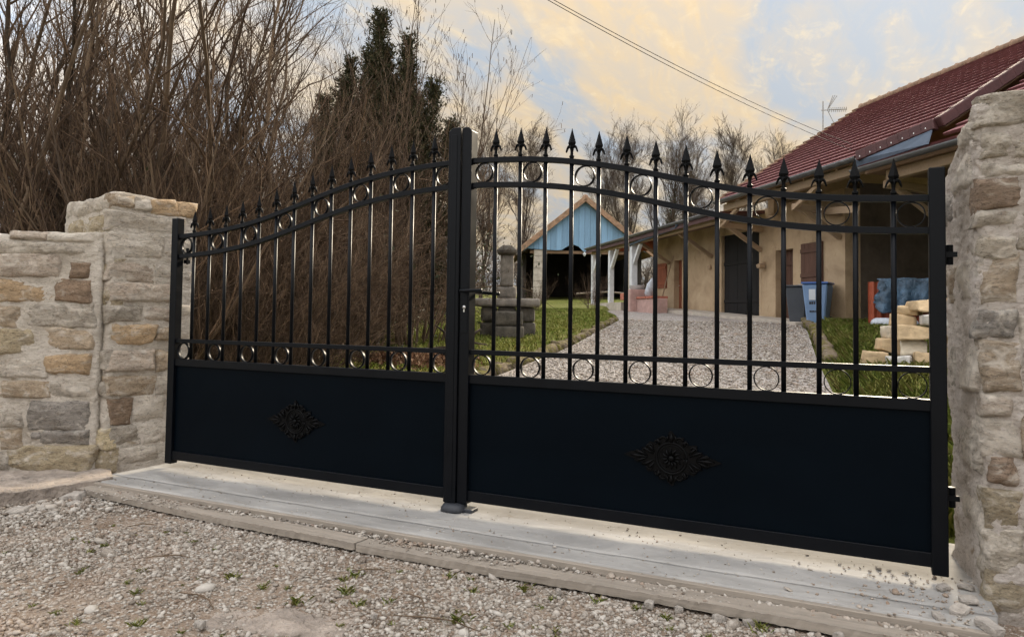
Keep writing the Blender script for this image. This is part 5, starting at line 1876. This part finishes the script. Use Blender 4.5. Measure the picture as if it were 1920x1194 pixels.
# the dark conifer: several upright spires of scaly foliage
def conifer():
    rng = np.random.default_rng(77)
    pts, F0 = [], []
    for (dx, dy, h, r) in ((0, 0, 5.70, 0.36), (0.36, 0.1, 5.22, 0.26), (-0.30, 0.1, 5.10, 0.28), (-0.58, 0.0, 4.95, 0.26), (0.54, -0.1, 4.62, 0.28), (0.82, 0.0, 4.28, 0.26), (-0.95, 0.05, 4.35, 0.30), (0.15, -0.3, 4.75, 0.30), (-0.4, -0.3, 4.4, 0.34), (0.45, 0.3, 4.2, 0.34), (-1.15, 0.1, 3.6, 0.34), (1.05, 0.1, 3.6, 0.28), (-0.1, 0.35, 4.6, 0.36), (0.7, -0.3, 3.7, 0.34), (-0.75, -0.3, 3.8, 0.34), (0.1, 0.0, 5.05, 0.46), (-0.35, 0.1, 4.5, 0.5), (0.5, 0.0, 4.2, 0.5), (0.0, 0.1, 3.9, 0.7)):
        n = int(430 * h * r)
        z = h * (1 - rng.uniform(0, 1, n) ** 1.35 * 0.80)
        q = (h - z) / h
        rad = r * np.minimum(q * 2.2, 1.0) ** 0.9 * (0.45 + 0.75 * np.abs(np.sin(z * 4.3 + dx * 9 + 2 * np.sin(z * 9)))) * np.sqrt(rng.uniform(0.02, 1, n))
        a = rng.uniform(0, 2 * np.pi, n)
        c = np.stack([dx * (1 - 0.18 * (1 - z / h)) + 0.05 * np.sin(z * 2.1 + dx * 5) + rad * np.cos(a), dy + rad * np.sin(a), z], 1)
        d = np.stack([np.cos(a) * 0.5, np.sin(a) * 0.5, np.ones(n)], 1)
        pts.append(np.concatenate([c, d], 1))
    P = np.concatenate(pts)
    c, d = P[:, :3], P[:, 3:]
    sp = grow(c, d, rng.uniform(0.12, 0.26, len(c)), 4, 0.18, (0, 0, 0.1), rng)
    L = []
    for j in range(4):
        for k in range(4):
            b = sp[:, j] + rng.normal(0, 0.012, (len(c), 3))
            a = norm(d + rng.normal(0, 0.55, d.shape))
            w = norm(np.cross(a, rng.normal(0, 1, d.shape)))
            s = rng.uniform(0.025, 0.065, len(c))[:, None]
            L.append(np.stack([b - w * s * 0.22, b + w * s * 0.22, b + a * s], 1))
    V = np.concatenate(L).reshape(-1, 3)
    return np_mesh('foliage', V, np.arange(len(V)).reshape(-1, 3))


cx_, cy_ = -5.62, 6.95
con = thing('conifer', 'dark green conifer with several upright spires above the thicket', 'tree', (cx_, cy_, gz(cx_, cy_)))
con.scale = (1.25, 1.2, 0.955)
MB().tube([(0, 0, -0.1), (0.03, 0, 2.0), (0, 0.02, 5.2)], [0.11, 0.08, 0.015], 8).build('trunk', M['trunk'], con)
kind(ob('foliage', conifer(), M['conifer'], con), 'stuff')


# bare trees far behind the barn
def tree_proto(seed, h, r0, nl, n1, n2, n3, ivy=False):
    rng = np.random.default_rng(seed)
    p0 = grow(np.zeros((1, 3)) - [0, 0, 0.2], np.array([[0.03, 0, 1.0]]), np.array([h * 0.92]), 14, 0.05, (0, 0, 0.05), rng)
    R0 = taper(np.array([r0]), 14, 0.12)
    v0 = tubes(p0, R0, 8)
    p, nd, rr_, t = sprout(p0, R0, nl, 0.16, 0.96, 0.55, rng, 0.45)
    l1 = h * 0.50 * rng.uniform(0.6, 1.15, len(p)) * (1.1 - 0.55 * t)
    p1 = grow(p, nd, l1, 9, 0.10, (0, 0, 0.06), rng)
    R1 = taper(np.maximum(rr_ * 0.7, 0.02), 9, 0.2)
    v1 = tubes(p1, R1, 5)
    p, nd, rr_, t = sprout(p1, R1, n1, 0.15, 1.0, 0.5, rng, 0.2)
    p2 = grow(p, nd, h * 0.16 * rng.uniform(0.4, 1.2, len(p)), 6, 0.12, (0, 0, 0.05), rng)
    R2 = taper(np.clip(rr_, 0.010, 0.03), 6, 0.4)
    p, nd, rr_, t = sprout(p2, R2, n2, 0.2, 1.0, 0.5, rng, 0.15)
    p3 = grow(p, nd, h * 0.075 * rng.uniform(0.4, 1.2, len(p)), 4, 0.14, (0, 0, 0.04), rng)
    R3 = taper(np.full(len(p), 0.007), 4, 0.6)
    p, nd, rr_, t = sprout(p3, R3, n3, 0.2, 1.0, 0.5, rng, 0.1)
    p4 = grow(p, nd, h * 0.035 * rng.uniform(0.4, 1.2, len(p)), 3, 0.14, (0, 0, 0.03), rng)
    R4 = np.full((len(p), 3), 0.005)
    out = [np_mesh('trunk', *v0, True), np_mesh('branches', *v1, True), np_mesh('twigs', *cat([tubes(p2, R2, 3), tubes(p3, R3, 3), tubes(p4, R4, 3)]))]
    if ivy:
        c = p0[0, 1:9][rng.integers(0, 8, 1500)] + rng.normal(0, 1, (1500, 3)) * [0.22, 0.22, 0.5]
        out.append(np_mesh('ivy', *leaves(c, 0.13, rng)))
    return out


T1 = tree_proto(201, 11.0, 0.15, 19, 12, 7, 4)
T2 = tree_proto(202, 12.0, 0.18, 20, 10, 6, 3, True)
T3 = tree_proto(203, 10.0, 0.13, 18, 12, 7, 4)
mats_tr = (M['trunk'], M['trunk'], M['far_twig'], M['ivy'])
nm_tr = ('trunk', 'branches', 'twigs', 'ivy')
FAR = [(-19.6, 36.4, T1, 0.86, 'bare tree behind the well, nearest the gate centre post'), (-17.5, 37.6, T3, 0.92, 'bare tree close to the left eave of the barn'), (-21.8, 39.0, T3, 0.95, 'bare tree seen between the centre post and the well column'),
       (-14.9, 50.2, T1, 1.02, 'tall bare tree rising just right of the barn ridge'), (-12.2, 51.4, T2, 1.05, 'tallest ivy-clad bare tree between barn and farmhouse'), (-9.6, 52.6, T2, 0.92, 'ivy-clad bare tree above the lean-to roof'), (-6.9, 54.0, T3, 1.05, 'bare tree just left of the red roof'), (-16.6, 49.0, T3, 1.0, 'bare tree directly behind the barn gable'), (-10.6, 57.0, T1, 1.0, 'faint bare tree far behind the lean-to roof'), (-4.6, 56.0, T1, 0.95, 'bare tree whose top shows over the roof verge')]
for i, (x, y, k, s, l) in enumerate(FAR):
    place(k, 'bare_tree', l, 'tree', 'bare trees behind the barn', x, y, gz(x, y), i * 1.9, s, mats_tr, nm_tr)

# far hedgerow closing the view, one mass
rng = np.random.default_rng(8)
hp = []
n = 900
s = rng.uniform(0, 1, n)
st = np.stack([-46 + 60 * s, 46 + 20 * s + rng.normal(0, 1.6, n), np.zeros(n)], 1)
st[:, 2] = ground_z(st[:, 0], st[:, 1])
d = rng.normal(0, 0.3, (n, 3)) + [0, 0, 1]
p0 = grow(st, d, rng.uniform(1.6, 4.6, n), 6, 0.14, (0, 0, 0.02), rng)
R0 = taper(np.full(n, 0.03), 6, 0.4)
p, nd, rr_, t = sprout(p0, R0, 13, 0.05, 1.0, 0.7, rng, 0.1)
p1 = grow(p, nd, rng.uniform(0.4, 1.3, len(p)), 4, 0.2, (0, 0, 0.03), rng)
parts = [tubes(p0, R0, 3), tubes(p1, taper(np.full(len(p), 0.020), 4, 0.6), 3)]
hr = kind(ob('far_hedgerow', np_mesh('far_hedgerow', *cat(parts)), M['far_twig']), 'stuff')
hr['label'] = 'low brown hedgerow closing the meadow behind barn and trees'
hr['category'] = 'hedgerow'
# evergreen bramble mass behind the thicket: one shrub per spot
rng = np.random.default_rng(18)
nb = 9000
c = rng.normal(0, 1, (nb, 3)) * [1.0, 0.7, 0.75] + [0, 0, 1.0]
c = c[(c[:, 2] > 0) & (c[:, 2] < 1.9)]
BR = np_mesh('foliage', *leaves(c, 0.05, rng))
q0 = grow(rng.normal(0, 0.6, (160, 3)) * [1, 0.6, 0], rng.normal(0, 0.6, (160, 3)) + [0, 0, 1], rng.uniform(1.2, 3.0, 160), 9, 0.18, (0, 0, 0.0), rng, 0.25)
BS = np_mesh('stems', *tubes(q0, taper(np.full(160, 0.010), 9, 0.4), 4))
for i, (x, y, s) in enumerate(((-7.2, 5.0, 1.2), (-8.4, 6.6, 1.4), (-9.6, 9.4, 1.6), (-8.9, 11.8, 1.3), (-6.4, 4.0, 1.0), (-10.6, 5.4, 1.7), (-11.8, 14.0, 1.6), (-8.0, 3.2, 1.3), (-10.2, 13.0, 1.3), (-14.5, 18.0, 1.8))):
    place((BS, BR), 'bramble_bush', 'dark leafy bramble bush deep in the thicket', 'bush', 'brambles in the thicket', x, y, gz(x, y) - 0.1, i * 0.9, s, (M['stem'], M['ivy']), ('stems', 'foliage'))

# small bare bushes on the lawn
for i, (x, y, s, l) in enumerate(((-8.3, 19.5, 0.30, 'small bare bush on the lawn before the barn'), (-7.0, 21.5, 0.36, 'small bare bush beside the white porch posts'))):
    place(A_, 'garden_bush', l, 'bush', None, x, y, gz(x, y), i * 1.1, s, mats_t)

# fence posts and wire along the left lawn
fence = thing('wire_fence', 'old wire fence on thin wooden posts before the thicket', 'fence', (-4.3, 4.8, 0))
FP = [(-4.15, 4.55, 1.0), (-4.72, 5.75, 1.25), (-5.35, 7.2, 1.1), (-5.75, 8.2, 1.25), (-6.6, 10.0, 1.2), (-7.6, 12.2, 1.2)]
for i, (x, y, h) in enumerate(FP):
    z = gz(x, y)
    MB().tube([(x + 4.3, y - 4.8, z - 0.1), (x + 4.3 + random.uniform(-0.05, 0.05), y - 4.8, z + h)], [0.035, 0.030], 8).build('post', M['post_wood'], fence)
for k in (0.35, 0.7, 0.98):
    pts = [(x + 4.3, y - 4.8, gz(x, y) + k * h) for x, y, h in FP]
    MB().tube(pts, 0.0035, 4).build('wire', M['wire'], fence)

# fallen branch and leaf litter inside the gate
m = MB()
m.tube([(0, 0, 0.05), (0.35, 0.12, 0.10), (0.62, 0.10, 0.24), (0.80, 0.2, 0.36)], [0.045, 0.04, 0.03, 0.015], 8)
m.tube([(0.35, 0.12, 0.10), (0.2, 0.3, 0.30), (0.0, 0.36, 0.40)], [0.025, 0.018, 0.008], 6)
m.tube([(0.5, 0.1, 0.16), (0.75, -0.05, 0.20), (1.0, 0.0, 0.17)], [0.025, 0.018, 0.008], 6)
o = m.build('fallen_branch', M['trunk'], None, True)
o.location = (-3.55, 5.1, gz(-3.2, 5.1))
tag(o, 'dark fallen branch lying on the lawn left of the gate post', 'branch')
rng = np.random.default_rng(5)
P = np.stack([rng.normal(-3.3, 0.45, 4200), rng.normal(4.55, 0.28, 4200), np.zeros(4200)], 1)
P[:, 2] = ground_z(P[:, 0], P[:, 1]) + 0.01 + 0.10 * np.exp(-((P[:, 0] + 3.3) ** 2 / 0.3 + (P[:, 1] - 4.55) ** 2 / 0.1)) * rng.uniform(0.2, 1, 4200)
o = kind(ob('leaf_litter', np_mesh('leaf_litter', *leaves(P, 0.045, rng, 0.1)), M['litter']), 'stuff')
o['label'] = 'heap of brown dead leaves on the lawn inside the left leaf'
o['category'] = 'leaves'


# grass blades
def blades(N, xf, hmin, hmax, rng, wid=0.006):
    x, y = xf(N, rng)
    z = ground_z(x, y)
    b = np.stack([x, y, z - 0.01], 1)
    N = len(b)
    a = rng.uniform(0, 2 * np.pi, N)
    h = rng.uniform(hmin, hmax, N)[:, None]
    d = norm(np.stack([np.cos(a) * 0.45, np.sin(a) * 0.45, np.ones(N)], 1) + rng.normal(0, 0.15, (N, 3)))
    w = np.stack([-np.sin(a), np.cos(a), np.zeros(N)], 1) * wid * rng.uniform(0.6, 1.4, N)[:, None]
    mid = b + d * h * 0.6
    tip = mid + norm(d + np.stack([np.cos(a), np.sin(a), -0.2 + a * 0], 1) * 0.7) * h * 0.5
    V = np.stack([b - w, b + w, mid + w * 0.7, tip, mid - w * 0.7], 1).reshape(-1, 3)
    return V, np.arange(N * 5).reshape(N, 5)


def left_lawn(N, rng):
    y = 1.5 + 20 * rng.uniform(0, 1, N) ** 1.5
    x = edge_x(DRIVE_L, y) - 0.02 - (4.0 + 0.25 * y) * rng.uniform(0, 1, N) ** 1.1
    keep = ~((np.abs(x + 3.3) < 0.75) & (np.abs(y - 4.55) < 0.35) & (rng.uniform(0, 1, N) < 0.8)) & ((x > -4.6) | (y > 5.0))
    return x[keep], y[keep]


def right_lawn(N, rng):
    y = 0.8 + 14.5 * rng.uniform(0, 1, N) ** 1.4
    x = edge_x(DRIVE_R, y) + 0.02 + 2.6 * rng.uniform(0, 1, N)
    return x, y


rng = np.random.default_rng(44)
o = kind(ob('lawn_grass', np_mesh('lawn_grass', *blades(78000, left_lawn, 0.03, 0.085, rng, 0.007)), M['grass']), 'stuff')
o['label'], o['category'] = 'short green lawn grass left of the driveway', 'grass'
o = kind(ob('verge_grass', np_mesh('verge_grass', *blades(62000, right_lawn, 0.05, 0.17, rng, 0.006)), M['grass']), 'stuff')
o['label'], o['category'] = 'longer green grass right of the driveway', 'grass'


# ------------------------------------------------------------------ gravel
def icosa():
    t = (1 + 5 ** 0.5) / 2
    v = np.array([(-1, t, 0), (1, t, 0), (-1, -t, 0), (1, -t, 0), (0, -1, t), (0, 1, t), (0, -1, -t), (0, 1, -t), (t, 0, -1), (t, 0, 1), (-t, 0, -1), (-t, 0, 1)], float)
    f = np.array([(0, 11, 5), (0, 5, 1), (0, 1, 7), (0, 7, 10), (0, 10, 11), (1, 5, 9), (5, 11, 4), (11, 10, 2), (10, 7, 6), (7, 1, 8), (3, 9, 4), (3, 4, 2), (3, 2, 6), (3, 6, 8), (3, 8, 9), (4, 9, 5), (2, 4, 11), (6, 2, 10), (8, 6, 7), (9, 8, 1)])
    return v / np.linalg.norm(v[0]), f


def octa():
    v = np.array([(1, 0, 0), (-1, 0, 0), (0, 1, 0), (0, -1, 0), (0, 0, 1), (0, 0, -1)], float) * 1.25
    f = np.array([(0, 2, 4), (2, 1, 4), (1, 3, 4), (3, 0, 4), (2, 0, 5), (1, 2, 5), (3, 1, 5), (0, 3, 5)])
    return v, f


def pebbles(pos, size, rng, flat=0.62, coarse=False):
    v, f = octa() if coarse else icosa()
    nv = len(v)
    N = len(pos)
    sh = rng.uniform(0.62, 1.28, (N, 3)) * [1.12, 0.95, flat]
    V = v[None] * (1 + rng.normal(0, 0.15, (N, nv, 1))) * sh[:, None, :]
    a = rng.uniform(0, 2 * np.pi, N)
    b = rng.normal(0, 0.4, N)
    ca, sa, cb, sb = np.cos(a)[:, None], np.sin(a)[:, None], np.cos(b)[:, None], np.sin(b)[:, None]
    x, y, z = V[..., 0], V[..., 1], V[..., 2]
    x, z = x * cb - z * sb, x * sb + z * cb
    x, y = x * ca - y * sa, x * sa + y * ca
    V = np.stack([x, y, z], -1) * size[:, None, None] + pos[:, None, :]
    F = f[None] + (np.arange(N) * nv)[:, None, None]
    return V.reshape(-1, 3), F.reshape(-1, 3)


rng = np.random.default_rng(99)
N = 68000
x = rng.uniform(-2.7, 2.6, N)
y = -0.53 - 1.55 * rng.uniform(0, 1, N) ** 0.95
Pn = np.stack([x, y, x * 0], 1)
dens = fbm(Pn, 1.5, 3, 61) + 0.35 * fbm(Pn, 5, 2, 63)
keep = (rng.uniform(-0.75, 0.45, N) < dens + 0.22) & ~(((x - 0.06) / 0.20) ** 2 + ((y + 1.20) / 0.07) ** 2 < 1)
keep &= ~(x < -1.97 - (y + 0.45) * -0.25)
x, y = x[keep], y[keep]
size = 0.0058 * np.exp(rng.normal(0, 0.36, len(x)))
size[rng.uniform(0, 1, len(x)) < 0.006] *= 2.0
pos = np.stack([x, y, fore_z(x, y) + size * 0.25], 1)
o = kind(ob('gravel', np_mesh('gravel', *pebbles(pos, size, rng)), M['gravel']), 'stuff')
o['label'], o['category'] = 'loose pale limestone gravel in front of the gate', 'gravel'
# debris in the slot between board and plank, and grit on the sill
N = 1500
x = rng.uniform(-1.9, 2.0, N)
y = -0.45 + 0.009 * x + rng.normal(0, 0.012, N)
s_ = 0.005 * np.exp(rng.normal(0, 0.4, N))
pos = np.stack([x, y, 0.012 + s_ * 0.5 + rng.uniform(0, 0.008, N)], 1)
N2 = 240
x2 = 2.05 - np.abs(rng.normal(0, 0.28, N2))
y2 = rng.uniform(-0.42, 0.05, N2)
s2_ = 0.0038 * np.exp(rng.normal(0, 0.5, N2))
pos2 = np.stack([x2, y2, 0.042 + s2_ * 0.4], 1)
N3 = 700
x3 = rng.uniform(-1.9, 2.0, N3)
y3 = rng.uniform(-0.42, 0.1, N3)
s3_ = 0.0026 * np.exp(rng.normal(0, 0.4, N3))
pos3 = np.stack([x3, y3, 0.042 + s3_ * 0.4], 1)
N4 = 1500
x4 = rng.uniform(-1.95, 2.05, N4)
y4 = -0.502 + 0.012 * x4 + rng.uniform(-0.05, 0.05, N4) * np.where(rng.uniform(0, 1, N4) < 0.5, 1.0, 0.3)
k4 = vnoise(np.stack([x4 * 1.0, y4, x4 * 0], 1), 2.6, 15) > -0.15
x4, y4 = x4[k4], y4[k4]
s4_ = 0.0032 * np.exp(rng.normal(0, 0.45, len(x4)))
pos4 = np.stack([x4, y4, 0.0205 + s4_ * 0.4], 1)
N5 = 1600
x5 = rng.normal(-1.83, 0.13, N5)
y5 = rng.normal(-0.72, 0.17, N5)
s5_ = 0.0055 * np.exp(rng.normal(0, 0.55, N5))
pos5 = np.stack([x5, y5, fore_z(x5, y5) + 0.004 + s5_ * 0.3], 1)
o = kind(ob('mortar_crumbs', np_mesh('mortar_crumbs', *pebbles(np.concatenate([pos, pos2, pos3, pos4, pos5]), np.concatenate([s_, s2_, s3_, s4_, s5_]), rng)), M['gravel']), 'stuff')
o['label'], o['category'] = 'grit and mortar crumbs scattered on the concrete sill', 'grit'
# stones on the driveway, nearest part
N = 34000
y = 0.8 + 16.5 * rng.uniform(0, 1, N) ** 1.7
x = edge_x(DRIVE_L, y) + 0.1 + (edge_x(DRIVE_R, y) - edge_x(DRIVE_L, y) - 0.2) * rng.uniform(0, 1, N)
s_ = (0.0085 + 0.0004 * y) * np.exp(rng.normal(0, 0.35, N))
P = np.stack([x, y, x * 0], 1)
pos = np.stack([x, y, base_z(x, y) + 0.010 + 0.02 * fbm(P, 0.9, 3, 3) + s_ * 0.3], 1)
o = kind(ob('drive_stones', np_mesh('drive_stones', *pebbles(pos, s_, rng, 0.62, True)), M['gravel']), 'stuff')
o['label'], o['category'] = 'pale gravel stones covering the driveway behind the gate', 'gravel'

# mortar lumps at the foot of the walls, each a thing
LUMP = [wild(rubble_mesh(1200 + i, 0.12, 0.08, 0.06), 30 + i, 0.035) for i in range(4)]
for e_ in LUMP:
    e_.materials.append(M['crumb'])
    e_.polygons.foreach_set('use_smooth', np.zeros(len(e_.polygons), bool))
for i, (x, y, s, rz) in enumerate(((-1.90, -0.60, 0.9, 0.3), (-1.80, -0.66, 0.5, 1.2), (-1.86, -0.76, 0.7, 2.0), (-1.94, -0.84, 0.85, 0.5), (-1.74, -0.80, 0.4, 0.2), (-1.98, -0.95, 0.7, 1.0), (-1.86, -0.90, 0.4, 2.6), (-1.70, -0.60, 0.35, 0.9))):
    o = ob('mortar_lump', LUMP[i % 4])
    o.location = (x, y, float(fore_z(np.array([x]), np.array([y]))[0]) + 0.012 * s)
    o.rotation_euler = (0.1, -0.1, rz)
    o.scale = (s, s, s * 0.6)
    tag(o, 'broken mortar lump on the ground below the left wall footing', 'mortar lump', 'mortar lumps below the left wall')
for i, (x, y, s, rz) in enumerate(((1.99, -0.20, 0.45, 0.2), (1.96, -0.30, 0.55, 1.1), (2.02, -0.40, 0.6, 2.2), (1.93, -0.10, 0.35, 0.7), (2.0, -0.05, 0.4, 2.9), (1.90, -0.37, 0.35, 1.9))):
    o = ob('mortar_lump', LUMP[(i + 1) % 4])
    o.location = (x, y, 0.045 + 0.012 * s)
    o.rotation_euler = (0.1, -0.1, rz)
    o.scale = (s, s, s * 0.7)
    tag(o, 'small mortar lump at the foot of the right pillar', 'mortar lump', 'mortar lumps below the right pillar')
# larger loose stones along the outer plank
for i, (x, y, s) in enumerate(((1.05, -0.57, 0.26), (1.15, -0.565, 0.22), (1.28, -0.55, 0.30), (1.37, -0.548, 0.28), (0.74, -0.60, 0.18), (-0.12, -1.36, 0.24), (0.30, -1.05, 0.16), (-1.05, -0.72, 0.18), (1.62, -0.53, 0.24))):
    o = ob('loose_stone', LUMP[i % 4])
    o.location = (x, y, -0.006)
    o.rotation_euler = (0.1, 0.1, i * 1.3)
    o.scale = (s * 1.0, s * 1.2, s * 1.4)
    tag(o, 'larger pale loose stone on the gravel before the plank', 'stone', 'loose stones on the gravel')
# flat stone slab flush with the gravel
V, F = rough_box(-0.24, 0.24, -0.09, 0.09, -0.06, 0.0, 0.010, 0.030, 0.028, 1500, 7.0)
o = tag(ob('ground_slab', welded('ground_slab', V, F), M['concrete_tan']), 'worn flat stone slab sunk in the gravel at the bottom centre', 'slab')
o.location = (0.06, -1.20, -0.006)
o.rotation_euler = (0, 0, 0.35)

# weeds in the gravel: each tuft a thing
rng = np.random.default_rng(314)
TUFT = []
for k in range(3):
    n = 26
    a = rng.uniform(0, 2 * np.pi, n)
    b = np.stack([rng.normal(0, 0.010, n), rng.normal(0, 0.010, n), np.zeros(n)], 1)
    d = norm(np.stack([np.cos(a) * 0.8, np.sin(a) * 0.8, np.ones(n)], 1))
    h = rng.uniform(0.015, 0.042, n)[:, None]
    w = np.stack([-np.sin(a), np.cos(a), np.zeros(n)], 1) * 0.0013
    mid = b + d * h * 0.6
    tip = mid + norm(d + np.stack([np.cos(a), np.sin(a), a * 0 - 0.3], 1) * 0.8) * h * 0.5
    me = np_mesh('grass_tuft', np.stack([b - w, b + w, mid + w * 0.7, tip, mid - w * 0.7], 1).reshape(-1, 3), np.arange(n * 5).reshape(n, 5))
    me.materials.append(M['grass'])
    TUFT.append(me)
spots = [(0.33, -0.62), (0.40, -0.61), (0.62, -0.60), (0.90, -0.585), (1.0, -0.58), (0.46, -0.70), (0.02, -0.78), (0.0, -0.83), (-0.35, -1.0), (-0.2, -1.02), (-0.12, -0.98), (0.2, -0.98), (0.36, -1.06), (-0.55, -1.25), (-0.7, -1.1), (-0.9, -1.2), (-0.3, -1.42), (-0.48, -1.5), (-1.1, -0.98), (0.1, -0.92), (0.55, -0.95), (0.7, -0.9), (0.85, -0.88), (-0.02, -1.06), (0.28, -0.92), (1.12, -0.62), (1.4, -0.58)]
for i in range(70):
    spots.append((rng.uniform(-1.5, 1.3), rng.uniform(-1.5, -0.62)))
for i, (x, y) in enumerate(spots):
    o = ob('grass_tuft', TUFT[i % 3])
    o.location = (x + rng.normal(0, 0.01), y, float(fore_z(np.array([x]), np.array([y]))[0]))
    o.rotation_euler = (0, 0, rng.uniform(0, 6))
    s = rng.uniform(0.5, 1.1) if i < 27 else rng.uniform(0.25, 0.6)
    o.scale = (s, s, s)
    tag(o, 'small green grass tuft growing in the front gravel', 'grass tuft', 'grass tufts in the gravel')
# dry twigs on the gravel
for i, (x, y, l, a) in enumerate(((0.50, -0.99, 0.30, 0.1), (0.35, -0.88, 0.16, -0.6), (0.05, -0.72, 0.15, 0.3), (-0.75, -0.95, 0.18, 0.5), (-0.3, -1.2, 0.22, -0.2), (-1.2, -0.72, 0.12, 0.7))):
    pts, zz = [], float(fore_z(np.array([x]), np.array([y]))[0]) + 0.010
    for q in np.linspace(-0.5, 0.5, 7):
        pts.append((x + q * l * math.cos(a), y + q * l * math.sin(a) + 0.02 * math.cos(q * 5), zz + rng.uniform(0, 0.004)))
    tag(MB().tube(pts, [0.0015, 0.0022, 0.0026, 0.0026, 0.0024, 0.002, 0.001], 5).build('dry_twig', M['stem']), 'thin dry twig lying on the front gravel', 'twig', 'dry twigs on the gravel')
